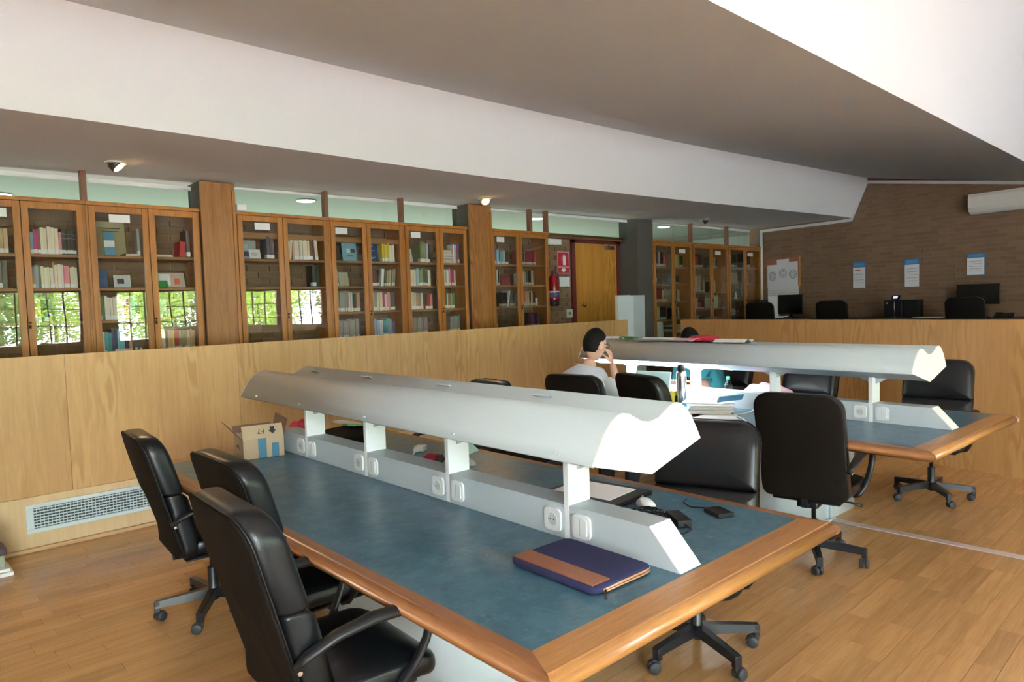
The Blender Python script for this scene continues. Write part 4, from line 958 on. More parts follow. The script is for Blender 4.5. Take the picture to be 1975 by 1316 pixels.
def rsq(bm, cx, cz, w_, h_, y0, y1, r, mi=0, n=4):
    pts = []
    for qx, qz, a0 in ((1, 1, 0), (-1, 1, pi/2), (-1, -1, pi), (1, -1, 3*pi/2)):
        for k in range(n+1):
            a = a0+pi/2*k/n; pts.append((cx+qx*(w_/2-r)+r*cos(a), cz+qz*(h_/2-r)+r*sin(a)))
    prism(bm, pts, y0, y1, 'Y', mi)
def lampset(loc, rz, lab, lit, posts):
    t = thing('table_light', lab, 'lamp', (loc[0], loc[1], .752), rz)
    Z = -.752
    prof = [(-.287, 1.108), (-.262, 1.150), (-.232, 1.195), (-.200, 1.228), (-.170, 1.247), (-.142, 1.252), (-.112, 1.246), (-.080, 1.230), (-.045, 1.213), (0, 1.206)]
    prof = prof+[(-x, z) for x, z in prof[-2::-1]]
    y0, y1 = .27, 3.03
    # shade sheet
    b = NB(); inner = [(x*.975, z-.006) for x, z in prof]
    prism(b, [(x, z+Z) for x, z in prof]+[(x, z+Z) for x, z in inner[::-1]], y0, y1, 'Y')
    for f in b.faces:
        if len(f.verts) == 4: f.smooth = True
    mk('shade', b, lamp_shaded, t)
    for ya, yb in ((y0-.006, y0), (y1, y1+.006)):
        b = NB(); prism(b, [(x, z+Z) for x, z in prof]+[(0, 1.032+Z)], ya, yb, 'Y'); mk('end_plate', b, white_and_lit, t)  # end plates coloured as frontally lit, hood as dimmer
    # V-shaped underside, one trough per bay
    bays = [y0+.001]+[ (a+b_)/2 for a, b_ in zip(posts, posts[1:])]+[y1-.001]
    for k in range(len(bays)-1):
        b = NB(); prism(b, [(-.280, 1.108+Z), (0, 1.036+Z), (.280, 1.108+Z), (0, 1.044+Z)], bays[k]+.002, bays[k+1]-.002, 'Y')
        mk('diffuser', b, emlamp if lit[k] else lacquer, t, **(dict(label='lit diffuser') if lit[k] else {}))
    # oblong vent slots on the bumps, screws along the lower rim
    for x in (-.142, .142):
        for yy in (.85, 1.5, 2.2, 2.8) if x > 0 else (1.65, 2.4):
            xx = x*.60; b = NB(); MM = T(xx, yy, 1.2335+Z)@RY(math.copysign(radians(-27), x)); box(b, -.013, .013, -.050, .050, -.002, .0035, bev=.001, seg=1, M=MM); box(b, -.008, .008, -.046, .036, .002, .0042, 1, M=MM); mk('vent_slot', b, [lacquer, ink], t)
    for sx in (-1, 1):
        for yy in (.42, .95, 1.6, 2.25, 2.8):
            b = NB(); tube(b, [(sx*.280, yy, 1.125+Z), (sx*.290, yy, 1.130+Z)], .0045, 8); mk('rim_screw', b, lacquer, t)
    # raceway with sloping ends
    ya, yb = .125, 3.15; pts = [(ya, .0), (ya+.115, .125), (yb-.115, .125), (yb, .0)]
    b = NB(); prism(b, pts, -.056, .056, 'X'); R_ = mk('raceway', b, lacquer, t)
    for yy, sl in ((ya, 1), (yb, -1)):
        b = NB(); q = [(yy-.001*sl, .0), (yy+.114*sl, .125), (yy+.112*sl, .126), (yy-.003*sl, .001)]
        prism(b, q, -.056, .056, 'X'); mk('lit_end_slope', b, white_and_lit, R_)  # bright sheet painting the light on the raceway's sloped end
    for k, py in enumerate(posts):
        b = NB(); box(b, -.0575, .0575, py-.013, py+.013, 0, 1.046+Z, bev=.002, seg=1); P = mk('post', b, white_and_lit, t)  # post takes the lit white; raceway and lamp are one colour
        b = NB()
        for sy in (-1, 1):
            prism(b, [(py+sy*.012, 1.0+Z), (py+sy*.012, 1.03+Z), (py+sy*.115, 1.06+Z), (py+sy*.13, 1.06+Z)] if sy > 0 else [(py-.13, 1.06+Z), (py-.115, 1.06+Z), (py-.012, 1.03+Z), (py-.012, 1.0+Z)], -.012, .012, 'X')
        mk('gusset', b, lacquer, P)
        for sx in (-1, 1):
            # socket (beyond the post) and rocker switch (before it); x faces outward
            b = NB(); rsq(b, 0, 0, .082, .082, .0, -.009, .018); bmesh.ops.recalc_face_normals(b, faces=b.faces)
            lathe(b, [(.021, -.0095), (.018, -.0045)], 16, M=RX(pi/2)@Matrix.Scale(1, 4)) if False else None
            ring = [(.024*cos(a*pi/10), .024*sin(a*pi/10)) for a in range(20)]
            A = [b.verts.new((x, -.0105, z)) for x, z in ring]; B_ = [b.verts.new((x*1.12, -.009, z*1.12)) for x, z in ring]; C_ = [b.verts.new((x*.95, -.0092, z*.95)) for x, z in ring]
            for i in range(20):
                b.faces.new((B_[i], B_[(i+1) % 20], A[(i+1) % 20], A[i])); b.faces.new((A[i], A[(i+1) % 20], C_[(i+1) % 20], C_[i]))
            f = b.faces.new(C_); f.material_index = 1
            for zz in (-.008, .008): box(b, zz-.0022, zz+.0022, -.0105, -.009, -.0022, .0022, 2)
            o = mk('power_socket', b, [plast_w, plain('socket_well', (.55, .57, .58), .5) if 'socket_well' not in MATS else MATS['socket_well'], ink], R_); o.location = (sx*.0565, py+.066, .062); o.rotation_euler = (0, 0, sx*pi/2)
            b = NB(); rsq(b, 0, 0, .084, .084, 0, -.009, .018); rsq(b, 0, 0, .060, .062, -.009, -.014, .008); box(b, -.0008, .0008, -.0146, -.0139, -.030, .030, 1)
            if k != 9: o = mk('rocker_switch', b, [plast_w, greyink], R_); o.location = (sx*.0565, py-.074, .062); o.rotation_euler = (0, 0, sx*pi/2)
    return t
l1 = lampset(T1P, T1R, 'long white table light running along the near reading table', [0, 0, 0, 0], [.60, 1.31, 2.0, 2.67])
l2 = lampset(T2P, T2R, 'long white table light, partly lit, along the farther reading table', [0, 0, 1, 1], [.60, 1.30, 1.99, 2.66])
def onT(P, R_, x, y, z=.752):
    return Vector((P[0]+x*cos(R_)-y*sin(R_), P[1]+x*sin(R_)+y*cos(R_), z))
q = area('lit_tube_glow', onT(T2P, T2R, 0, 2.35, 1.02), onT(T2P, T2R, 0, 2.35, 0), .35, 1.25, 5, (.92, .98, 1)); q.rotation_euler = (0, 0, T2R)

# ================================================================== CHAIRS
def rr_outline(w_, z0, z1, r, n=6, r2=None):
    """rounded rectangle (x,z) outline"""
    r2 = r2 or r; pts = []
    for cx, cz, a0, rr in ((w_/2-r, z1-r, 0, r), (-w_/2+r, z1-r, pi/2, r), (-w_/2+r2, z0+r2, pi, r2), (w_/2-r2, z0+r2, 3*pi/2, r2)):
        for k in range(n+1):
            a = a0+pi/2*k/n; pts.append((cx+rr*cos(a), cz+rr*sin(a)))
    return pts
def cushion(bm, outline, fy, th, warp, edge=.02, mi=0, lay=4, mi_front=None, bb=1., bf=1.):
    """pillow: outline in (x,z); front bulges; warp(x,z,y)->Vector"""
    cx = sum(p[0] for p in outline)/len(outline); cz = sum(p[1] for p in outline)/len(outline)
    rings = []
    for k in range(-lay, lay+1):
        t = k/lay; y = fy+th/2*t; s = edge*(1-sqrt(max(0, 1-abs(t)**2.6)))
        rings.append([(p[0]-math.copysign(min(abs(p[0]-cx), s), p[0]-cx), y, p[1]-math.copysign(min(abs(p[1]-cz), s), p[1]-cz)) for p in outline])
    R_ = [[bm.verts.new(warp(*p)) for p in r] for r in rings]; n = len(outline)
    for a, b_ in zip(R_, R_[1:]):
        for i in range(n):
            f = bm.faces.new((a[i], a[(i+1) % n], b_[(i+1) % n], b_[i])); f.smooth = True; f.material_index = mi
    for ring, sg, m in ((rings[0], -1, mi), (rings[-1], 1, mi if mi_front is None else mi_front)):
        prev = R_[0] if sg < 0 else R_[-1]; base = ring
        for fr_, bul in ((.82, .012), (.5, .022), (.2, .026)):
            cur = [bm.verts.new(warp(cx+(p[0]-cx)*fr_, p[1]+sg*bul*(bb if sg < 0 else bf), cz+(p[2]-cz)*fr_)) for p in base]
            for i in range(n):
                q = (prev[i], prev[(i+1) % n], cur[(i+1) % n], cur[i]); f = bm.faces.new(q if sg > 0 else q[::-1]); f.smooth = True; f.material_index = m
            prev = cur
        f = bm.faces.new(prev if sg > 0 else prev[::-1]); f.smooth = True; f.material_index = m
def make_chair():
    """faces +Y; origin on the floor under the column"""
    t = thing('office_chair', '', 'chair')
    def wb_(x, y, z):       # backrest warp: lean back with height, slight lumbar curve
        h = z-.42; yy = y+.03-.20*h-.08*max(0, h-.3)+.03*sin(min(1, h/.35)*pi)+.03*(x/.25)**2
        return Vector((x, yy, z))
    b = NB(); cushion(b, rr_outline(.485, .752, 1.05, .095, r2=.012), -.205, .105, wb_, .018, 0, mi_front=0, bb=0); mk('backrest_upper', b, leather, t)
    b = NB(); cushion(b, rr_outline(.482, .415, .754, .012, r2=.05), -.207, .098, wb_, .018, 0, bb=0); mk('backrest_lower', b, leather, t)
    b = NB(); cushion(b, rr_outline(.474, .42, 1.044, .092, r2=.05), -.2575, .014, wb_, .006, 0, bb=.4); mk('back_cover', b, fabric_back, t)
    # piping round the front edge
    b = NB(); ol = rr_outline(.479, .42, 1.047, .093, r2=.05); tube(b, [wb_(x, -.253, z) for x, z in ol], .003, 6, closed=True); mk('piping', b, leather, t)
    # seat
    def ws(x, y, z): return Vector((x, z, .455+y-.03*max(0, (z-.1)/.16)**2+.016*(x/.25)**2+(.05*max(0, (-.12-z)/.1)**2)))
    b = NB(); cushion(b, rr_outline(.49, -.165, .255, .07), .0, .085, ws, .028); mk('seat', b, leather, t)
    b = NB(); box(b, -.19, .19, -.17, .19, .388, .408, bev=.01); mk('seat_pan', b, plastic, t)
    b = NB(); box(b, -.06, .06, -.14, .12, .345, .390, bev=.012); tube(b, [(.05, .04, .365), (.20, .05, .362), (.26, .05, .352)], [.006, .006, .009], 7); mk('tilt_mechanism', b, metalblk, t)
    b = NB(); box(b, -.018, .018, -.195, -.10, .362, .372); box(b, -.018, .018, -.195, -.185, .362, .44, M=None); mk('back_bracket', b, metalblk, t)
    # arms
    for sx in (-1, 1):
        pts = [(sx*.250, -.235, .605), (sx*.262, -.205, .635), (sx*.275, -.12, .672), (sx*.285, -.01, .692), (sx*.290, .10, .690), (sx*.290, .165, .670), (sx*.287, .185, .630), (sx*.282, .170, .570), (sx*.272, .135, .505), (sx*.258, .10, .455), (sx*.235, .08, .415), (sx*.20, .07, .400)]
        rad = [.016, .020, .025, .028, .028, .023, .018, .017, .017, .018, .018, .015]
        b = NB(); tube(b, pts, rad, 10, flat=.62, upv=(1, 0, 0)); A = mk('armrest', b, plastic, t)
        b = NB(); tube(b, [(sx*.262, -.225, .60), (sx*.270, -.225, .60)], .007, 8); mk('bolt', b, chrome, A)
    # column
    b = NB(); lathe(b, [(.014, .14), (.014, .35), (.02, .352)], 12); mk('gas_lift', b, metalblk, t)
    b = NB(); lathe(b, [(.026, .062), (.030, .066), (.030, .125), (.027, .13), (.027, .24), (.022, .245)], 14); mk('column_cover', b, metalblk, t)
    for k in range(5):
        a = pi/2+2*pi*k/5+.25; M_ = RZ(a)
        b = NB(); rings = []
        for x, wd, zt, zb in ((.022, .022, .128, .082), (.16, .021, .120, .080), (.285, .019, .110, .076)):
            rings.append([M_@Vector((x, -wd, zb)), M_@Vector((x, wd, zb)), M_@Vector((x, wd*.8, zt)), M_@Vector((x, -wd*.8, zt))])
        loft(b, rings, smooth=False); box(b, .262, .29, -.018, .018, .055, .108, bev=.003, seg=1, M=M_); A = mk('base_arm', b, metalblk, t)
        b = NB(); ca = a+1.0*(k-2)+.6; MC = T(*(M_@Vector((.276, 0, 0))))@RZ(ca)
        for s in (-1, 1): lathe(b, [(.008, 0), (.024, .001), (.0265, .006), (.0265, .015), (.023, .019), (.006, .0195)], 14, M=MC@T(-.016, 0, .0268)@RX(pi/2*s)@T(0, 0, .006))
        prism(b, [(-.046, .030), (-.040, .046), (-.022, .056), (.0, .058), (.014, .055), (.012, .035), (-.01, .024)], -.0065, .0065, 'Y')
        bmesh.ops.transform(b, matrix=MC, verts=b.verts[-14:]) if True else None
        mk('caster', b, rubber, A)
    return t
chairs = [
 # x, y, facing angle (deg from +X), dz, label
 (1.30, 3.82, -5, -.035, .2, 'black office chair farthest left, near the vent and far corner of the near table'),
 (1.29, 2.72, 0, .01, .5, 'middle one of the three black office chairs along the left side of the near table'),
 (1.045, 2.0, -3, .02, .35, 'nearest black office chair in the left foreground with its armrest loops showing'),
 (2.68, 1.70, 198, -.045, .62, 'black office chair facing us at the near table beside the power adapter'),
 (2.80, 2.98, 183, 0, .1, 'black office chair at the near table mostly hidden behind its table light'),
 (2.86, 3.68, 170, .03, .9, 'black chair behind the far end of the near table light, only its top showing'),
 (4.13, 1.79, 8, 0, .75, 'black office chair in the centre right seen from behind, at the farther table'),
 (3.98, 2.64, -20, .07, .3, 'black office chair with empty seat beside the man in the white shirt'),
 (3.99, 3.34, 4, .04, .3, 'black office chair on which the man in the white shirt sits'),
 (5.96, 1.67, 186, .0, .33, 'black office chair at the right end of the farther table facing us'),
 (5.93, 2.72, 176, -.04, .2, 'black office chair behind the farther table under the unlit part of its light'),
 (5.95, 3.52, 180, 0, .2, 'black office chair on which the person in the teal shirt sits'),
 (12.12, 6.15, 15, 0, .2, 'leftmost of the three black office chairs above the right partition'),
 (12.05, 4.82, 10, 0, .2, 'middle of the three black office chairs above the right partition'),
 (11.70, 2.80, 5, .0, .2, 'rightmost of the three black office chairs above the right partition, before the wide monitor')]
base = make_chair()
for i, (x, y, a, dz, br, lab) in enumerate(chairs):
    o = base if i == 0 else dup(base)
    zf = .45 if x > 9 else 0
    o.location = (x, y, zf+.0002); o.rotation_euler = (0, 0, radians(a-90)); o['label'] = lab
    o['group'] = 'black office chairs'
    for ch in o.children:      # height setting of the gas lift and turn of the base
        nm = ch.name.split('.')[0]
        if nm in ('base_arm',): ch.rotation_euler = (0, 0, br)
        elif nm in ('column_cover', 'gas_lift'): pass
        else: ch.location.z = dz

# ================================================================== THINGS ON THE NEAR TABLE
ZT = .7515
# cardboard box
t = thing('cardboard_box', 'open cardboard box with blue tape and upside-down print on the near table', 'box', (1.70, 4.09, ZT), radians(-12))
bx, by, bh = .115, .155, .115
# axes: x = short, y = long; the printed face looks to -y ... built turned so
b = NB()
box(b, -bx, bx, -by, -by+.004, 0, bh); box(b, -bx, bx, by-.004, by, 0, bh); box(b, -bx, -bx+.004, -by, by, 0, bh); box(b, bx-.004, bx, -by, by, 0, bh); box(b, -bx, bx, -by, by, 0, .004)
mk('body', b, card, t)
def flap(p0, p1, w_, a, axis, mat):
    b = NB(); L = (Vector(p1)-Vector(p0)).length; box(b, 0, L, -.0015, .0015, 0, w_)
    d = Vector(p1)-Vector(p0); M_ = T(*p0)@RZ(atan2(d.y, d.x))@RX(radians(a)); bmesh.ops.transform(b, matrix=M_, verts=b.verts); return mk('flap', b, mat, t)
fl1 = flap((-bx, -by, bh), (bx, -by, bh), .085, -28, 'x', card)
fl2 = flap((-bx, by, bh), (-bx, -by, bh), .10, 40, 'x', card_in)
fl3 = flap((bx, -by, bh), (bx, by, bh), .105, 14, 'x', card_in)
fl4 = flap((bx, by, bh), (-bx, by, bh), .07, 60, 'x', card_in)
fl1.children
me = txt('F7', .042); me.materials.append(ink); q = bpy.data.objects.new('lettering', me); COL.objects.link(q); q.parent = t
Mf = T(-.0, -by, bh)@RX(radians(28))@T(0, 0, .045)
q.matrix_local = T(-.01, -by, bh)@RX(radians(-28))@T(0, -.0022, .046)@RX(pi/2)@RZ(pi)
b = NB(); prism(b, [(-.012, 0), (.012, 0), (.012, .022), (.022, .022), (0, .045), (-.022, .022), (-.012, .022)], -.0005, .0003, 'Y'); q = mk('arrow_print', b, ink, t); q.matrix_local = T(.055, -by, bh)@RX(radians(-28))@T(0, -.0022, .068)@RY(pi)
for x0, x1, z1 in ((-.032, .015, bh+.002), (.045, .085, bh*.72)):
    b = NB(); box(b, x0, x1, -by-.0012, -by-.0004, .002, z1); mk('tape', b, bluetape, t)
b = NB(); tube(b, [(-bx-.001, -.05+.10*k/8, .045+.022*sin(pi*k/8)) for k in range(9)], [.002, .004, .005, .006, .006, .006, .005, .004, .002], 5); mk('curved_logo', b, card_in, t)
# laptop sleeve
t = thing('laptop_sleeve', 'navy laptop sleeve with brown trim and copper zip lying on the near table', 'laptop sleeve', (1.625, 1.455, ZT), radians(-2))
def slab_pts(w_, l_, r, n=6):
    pts = []
    for cx, cy, a0 in ((w_/2-r, l_/2-r, 0), (-w_/2+r, l_/2-r, pi/2), (-w_/2+r, -l_/2+r, pi), (w_/2-r, -l_/2+r, 3*pi/2)):
        for k in range(n+1): a = a0+pi/2*k/n; pts.append((cx+r*cos(a), cy+r*sin(a)))
    return pts
b = NB(); ol = slab_pts(.275, .375, .03)
def wsl(x, y, z): return Vector((x, z, .014+y))
cushion(b, ol, .0, .024, wsl, .010, bf=.16, bb=.05); o = mk('body', b, navy, t)
b = NB(); box(b, -.126, -.050, -.170, .178, .0255, .0298, bev=.001, seg=1); mk('brown_panel', b, tan, t)
b = NB(); tube(b, [(-.10, -.1885, .014), (.10, -.1885, .016), (.125, -.180, .016), (.137, -.15, .016), (.137, .14, .016), (.12, .18, .016), (.05, .188, .016)], .0038, 6); tube(b, [(-.10, -.190, .008), (.10, -.190, .008), (.125, -.182, .008), (.137, -.15, .008)], .003, 6); mk('zip', b, zipc, t)
b = NB(); tube(b, [(-.095, -.193, .014), (-.110, -.205, .008), (-.118, -.215, .002)], .003, 6); mk('zip_pull', b, ink, t)
# dark laptop with a sheet on it
t = thing('laptop', 'closed black laptop on the near table behind the light post', 'laptop', (2.30, 1.95, ZT), radians(3))
b = NB(); box(b, -.15, .15, -.19, .19, .002, .014, bev=.004); mk('base', b, plastic, t)
b = NB(); box(b, -.15, .15, -.19, .19, .0145, .022, bev=.003); mk('lid', b, metalblk, t)
b = NB(); [box(b, x, x+.02, y, y+.02, 0, .002) for x in (-.13, .11) for y in (-.17, .15)]; mk('feet', b, rubber, t)
b = NB(); box(b, -.105, .105, -.148, .148, 0, .0015); o = mk('paper_sheet', b, paper); o.location = (2.305, 1.965, ZT+.0225); o.rotation_euler = (0, 0, radians(6)); tag(o, 'blank white sheet lying on the closed black laptop', 'paper')
t = thing('computer_mouse', 'white computer mouse beside the laptop on the near table', 'mouse', (2.305, 1.69, ZT), radians(-30))
b = NB(); rings = []
for y, w_, h in ((-.055, .012, .010), (-.05, .024, .020), (-.03, .031, .030), (0, .032, .036), (.03, .030, .031), (.05, .023, .020), (.057, .012, .010)):
    rings.append([(w_*cos(pi*k/8), y, .002+h*sin(pi*k/8)**.8) for k in range(9)]+[(-w_*.8, y, .0), (w_*.8, y, .0)])
loft(b, rings); mk('shell', b, plast_w, t)
b = NB(); lathe(b, [(.008, -.003), (.008, .003)], 12, M=T(0, .03, .031)@RY(pi/2)); mk('wheel', b, greyink, t)
t = thing('power_adapter', 'black laptop power adapter with coiled cable on the near table', 'adapter', (2.215, 1.475, ZT), radians(55))
b = NB(); box(b, -.065, .065, -.028, .028, 0, .03, bev=.004); mk('brick_body', b, plastic, t)
b = NB(); pts = []
for k in range(60):
    a = k*.42; r0 = .05+.018*sin(k*.9); pts.append((.06+r0*cos(a)*1.4, .09+r0*sin(a), .006+.010*abs(sin(k*.7))+.010))
pts = [(.064, .0, .014), (.10, .01, .006), (.11, .05, .005)]+pts+[(.12, .16, .005), (.02, .2, .004), (-.05, .26, .004), (-.02, .34, .004)]
tube(b, pts, .0035, 6); mk('cable', b, plastic, t)
b = NB(); tube(b, [(-.064, 0, .014), (-.10, -.01, .006), (-.13, .03, .004), (-.12, .10, .004), (-.07, .13, .004), (0.0, .12, .004)], .003, 6); mk('mains_lead', b, plastic, t)
t = thing('hard_drive', 'small black external drive at the right side of the near table', 'hard drive', (2.405, 1.415, ZT), radians(-25))
b = NB(); box(b, -.035, .035, -.05, .05, 0, .018, bev=.003); mk('case', b, plastic, t)
b = NB(); tube(b, [(0, .05, .009), (-.01, .09, .004), (-.05, .12, .004), (-.06, .16, .012), (-.03, .18, .02)], .0022, 6); mk('usb_cable', b, plastic, t)
# far side small things
t = thing('usb_charger', 'white plug charger with its cable on the far side of the near table', 'charger', (2.37, 3.36, ZT), radians(-60))
b = NB(); box(b, -.03, .03, -.028, .028, 0, .032, bev=.006); box(b, -.014, .014, -.075, -.026, .006, .026, bev=.005); mk('plug', b, plast_w, t)
b = NB(); tube(b, [(0, -.075, .012), (.02, -.16, .004), (.06, -.28, .004), (.02, -.42, .004), (.08, -.50, .004), (.12, -.42, .008), (.06, -.34, .004)], .004, 7); mk('cable', b, plast_w, t)
def blob(name, loc, sx, sy, sz, mat, lab, cat, seed=1, rz=0, fold=.25):
    random.seed(seed); b = NB(); bmesh.ops.create_icosphere(b, subdivisions=4, radius=1)
    ph = [random.random()*6 for _ in range(6)]
    for v in b.verts:
        n = v.co.normalized(); k = 1+fold*(sin(4*n.x+ph[0]+3*n.y)*cos(5*n.y+ph[1])+.6*sin(9*n.x+ph[2])*sin(8*n.y+ph[3]))
        v.co = Vector((n.x*k*sx, n.y*k*sy, max(0, n.z)*sz*(1+.6*fold*sin(7*n.x+ph[4])*cos(6*n.y+ph[5]))))
    for f in b.faces: f.smooth = True
    o = mk(name, b, mat); o.location = loc; o.rotation_euler = (0, 0, rz); tag(o, lab, cat); return o
blob('red_wrapper', (2.235, 3.06, ZT), .055, .065, .045, redc, 'crumpled red cloth beside the light post on the near table', 'cloth', 3)
blob('grey_pouch', (2.29, 2.90, ZT), .07, .085, .05, greyc, 'small grey cloth pouch on the far side of the near table', 'pouch', 5, .4, .18)
blob('dark_pouch', (2.235, 2.985, ZT), .035, .035, .05, purpled, 'small dark purse between the red cloth and the light post', 'purse', 8)
t = thing('cyan_folder', 'pale cyan folder standing at the far edge of the near table', 'folder', (2.50, 3.05, ZT), radians(20))
b = NB(); box(b, -.09, .09, -.006, .006, 0, .09, bev=.002, M=RX(radians(-50))); mk('cover', b, cyanp, t)
t = thing('black_bag', 'black laptop bag lying behind the raceway of the near table', 'bag', (2.22, 3.90, ZT), radians(3))
b = NB(); cushion(b, slab_pts(.30, .38, .05), 0, .06, lambda x, y, z: Vector((x, z, .05+y+.10*(x+.1)*.3)), .02); mk('body', b, fabric_back, t)
b = NB(); tube(b, [(.14, -.08, .06), (.19, -.07, .05), (.19, .07, .05), (.14, .08, .06)], .010, 7); mk('handle', b, fabric_back, t)
for k, (dx, dy, m, nm) in enumerate(((.03, .08, paper2, 'crumpled white paper on the black bag'), (.04, -.03, green_p, 'green leaflet on the black bag'))):
    b = NB(); box(b, -.05, .05, -.09, .09, 0, .012, bev=.003); o = mk('leaflet', b, m); o.location = (2.22+dx, 3.90+dy, ZT+.112); o.rotation_euler = (.1, .1, .4+k); tag(o, nm, 'leaflet')
blob('red_scarf', (2.02, 4.20, ZT), .09, .10, .14, redc, 'dark red cloth behind the cardboard box on the near table', 'cloth', 11)

# ================================================================== THINGS ON THE FARTHER TABLE AND ITS LIGHT
P2 = lambda x, y, z=ZT: onT(T2P, T2R, x, y, z)
def pile(name, loc, rz, n, w_, l_, mat, lab, cat, th=.006, jit=.02):
    """each sheet or booklet of a pile is a thing"""
    z = loc[2]
    for k in range(n):
        b = NB(); box(b, -w_/2, w_/2, -l_/2, l_/2, 0, th, bev=min(.0015, th*.3), seg=1); o = mk(name, b, mat); o.location = (loc[0]+random.uniform(-jit, jit), loc[1]+random.uniform(-jit, jit), z); o.rotation_euler = (0, 0, rz+random.uniform(-.3, .3)*jit*8)
        tag(o, '%s, %s from the bottom of its pile' % (lab, DN[k]), cat, lab+' pile'); z += th+.0008
random.seed(21)
pile('paper_bundle', P2(-.32, 1.64), .5, 5, .22, .31, paper, 'bundle of white papers on the farther table', 'papers', .012, .015)
b = NB(); box(b, -.09, .09, -.13, .13, 0, .004); prism(b, [(.09, .004), (.12, .03), (.14, .07), (.138, .071), (.115, .033), (.088, .008)], -.13, .12, 'Y'); o = mk('open_notebook', b, paper); o.location = P2(-.33, 1.72, ZT+.066); o.rotation_euler = (0, 0, .4); tag(o, 'open white notebook with a curling page on the paper bundle', 'notebook')
b = NB(); box(b, -.12, .12, -.006, .006, 0, .05, bev=.002, M=RX(.6)); o = mk('blue_booklet', b, bluetape); o.location = P2(-.20, 1.56, ZT+.075); o.rotation_euler = (0, 0, -.3); tag(o, 'blue edged booklet leaning on the paper bundle', 'booklet')
b = NB(); box(b, -.105, .105, -.15, .15, 0, .0015); o = mk('paper_sheet', b, paper); o.location = P2(-.49, 1.50); o.rotation_euler = (0, 0, .62); tag(o, 'single white sheet near the front edge of the farther table', 'paper')
b = NB(); box(b, -.105, .105, -.15, .15, 0, .0015); o = mk('paper_sheet', b, paper); o.location = P2(-.52, 1.75); o.rotation_euler = (0, 0, .1); tag(o, 'white sheet partly below the paper bundle on the farther table', 'paper')
t = thing('power_plug', 'white plug and cable in the raceway socket of the farther table', 'plug', P2(-.075, 1.365, ZT), T2R)
b = NB(); box(b, -.07, .004, -.02, .02, .04, .082, bev=.006); mk('plug_body', b, plast_w, t)
b = NB(); tube(b, [(-.07, 0, .058), (-.11, -.01, .03), (-.16, .02, .006), (-.30, .04, .006), (-.42, -.10, .006), (-.56, -.22, .008), (-.675, -.18, .008), (-.705, -.14, -.01), (-.73, -.04, -.09), (-.72, .1, -.11)], .005, 7); mk('cable', b, plast_w, t)
t = thing('thermos', 'steel thermos flask with black cap on the farther table', 'thermos', P2(-.267, 1.94))
b = NB(); lathe(b, [(.036, 0), (.040, .006), (.040, .25), (.036, .275), (.029, .285)], 20); mk('flask', b, steel, t)
b = NB(); lathe(b, [(.031, .286), (.033, .31), (.027, .33), (.014, .34)], 18); mk('cap', b, plastic, t)
t = thing('printed_cup', 'orange and white printed cup on the farther table by the light post', 'cup', P2(-.13, 1.80))
b = NB(); lathe(b, [(.028, 0), (.033, .06), (.038, .132), (.040, .135), (.038, .136)], 18, M=None); mk('body', b, paper, t)
b = NB(); lathe(b, [(.0335, .060), (.0385, .128)], 18); mk('orange_band', b, orangec, t)
t = thing('water_bottle', 'clear water bottle with green cap behind the raceway of the farther table', 'bottle', P2(.20, 1.82))
b = NB(); lathe(b, [(.030, 0), (.033, .01), (.033, .12), (.030, .14), (.014, .175), (.013, .19)], 18); mk('body', b, bottle_g, t)
b = NB(); lathe(b, [(.0155, .182), (.0155, .205), (.013, .207)], 14); mk('cap', b, greencap, t)
b = NB(); lathe(b, [(.0332, .02), (.0332, .045)], 18); mk('label_band', b, plain('pale_green_label', (.5, .85, .7), .5), t)
blob('pink_jacket', P2(.45, 1.62), .10, .20, .14, pinkc, 'crumpled pink jacket on the far side of the farther table', 'jacket', 4, .2, .22)
t = thing('laptop', 'pale cyan open laptop before the man in the white shirt', 'laptop', P2(-.36, 2.18), T2R+.15)
b = NB(); box(b, -.008, .008, -.16, .16, 0, .27, bev=.004, M=T(0, 0, .010)@RY(radians(14))); mk('screen_part', b, cyanp, t)
b = NB(); box(b, -.19, .0, -.15, .15, 0, .012, bev=.004); mk('base_part', b, plast_w, t)
t = thing('yellow_case', 'small yellow case beside the thermos on the farther table', 'case', P2(-.30, 2.02))
b = NB(); box(b, -.03, .03, -.045, .045, 0, .13, bev=.01); mk('body', b, yellow, t)
b = NB(); box(b, -.012, .012, -.047, -.044, .04, .09); mk('clasp', b, ink, t)
# papers on top of the light
PL = lambda x, y: onT(T2P, T2R, x, y, 1.2565)
for k, (x, y, w_, l_, m, rz, tl, lab, cat) in enumerate((
    (-.02, 2.86, .26, .22, paper, .3, .03, 'white sheet at the far end on top of the farther table light', 'paper'),
    (.0, 2.60, .24, .20, green_p, -.2, .10, 'green leaflet on top of the farther table light', 'leaflet'),
    (-.02, 2.36, .26, .30, paper, .1, .0, 'wide white sheet beside the green leaflet on top of the light', 'paper'),
    (.0, 2.08, .25, .22, plain('magenta_tint', (.7, .45, .5), .7), -.1, .03, 'pinkish magazine on top of the farther table light', 'magazine'),
    (.02, 1.66, .24, .25, paper, .15, .02, 'white sheet at the right of the pile on top of the light', 'paper'))):
    b = NB(); n = 8
    for i in range(n):
        x0, x1 = -w_/2+w_*i/n, -w_/2+w_*(i+1)/n; f0, f1 = .012*sin(i*1.1+k), .012*sin((i+1)*1.1+k)
        vs = [b.verts.new(p) for p in ((x0, -l_/2, f0+.012), (x1, -l_/2, f1+.012), (x1, l_/2, f1+.012), (x0, l_/2, f0+.012))]; b.faces.new(vs)
    bmesh.ops.remove_doubles(b, verts=b.verts, dist=1e-5); o = mk('paper_sheet' if cat == 'paper' else cat, b, m); o.location = PL(x, y); o.rotation_euler = (0, tl, rz); tag(o, lab, cat); solid(o, .003, 1)
blob('red_scarf', PL(.10, 1.98), .08, .15, .045, redc, 'red cloth lying on top of the farther table light', 'cloth', 14)
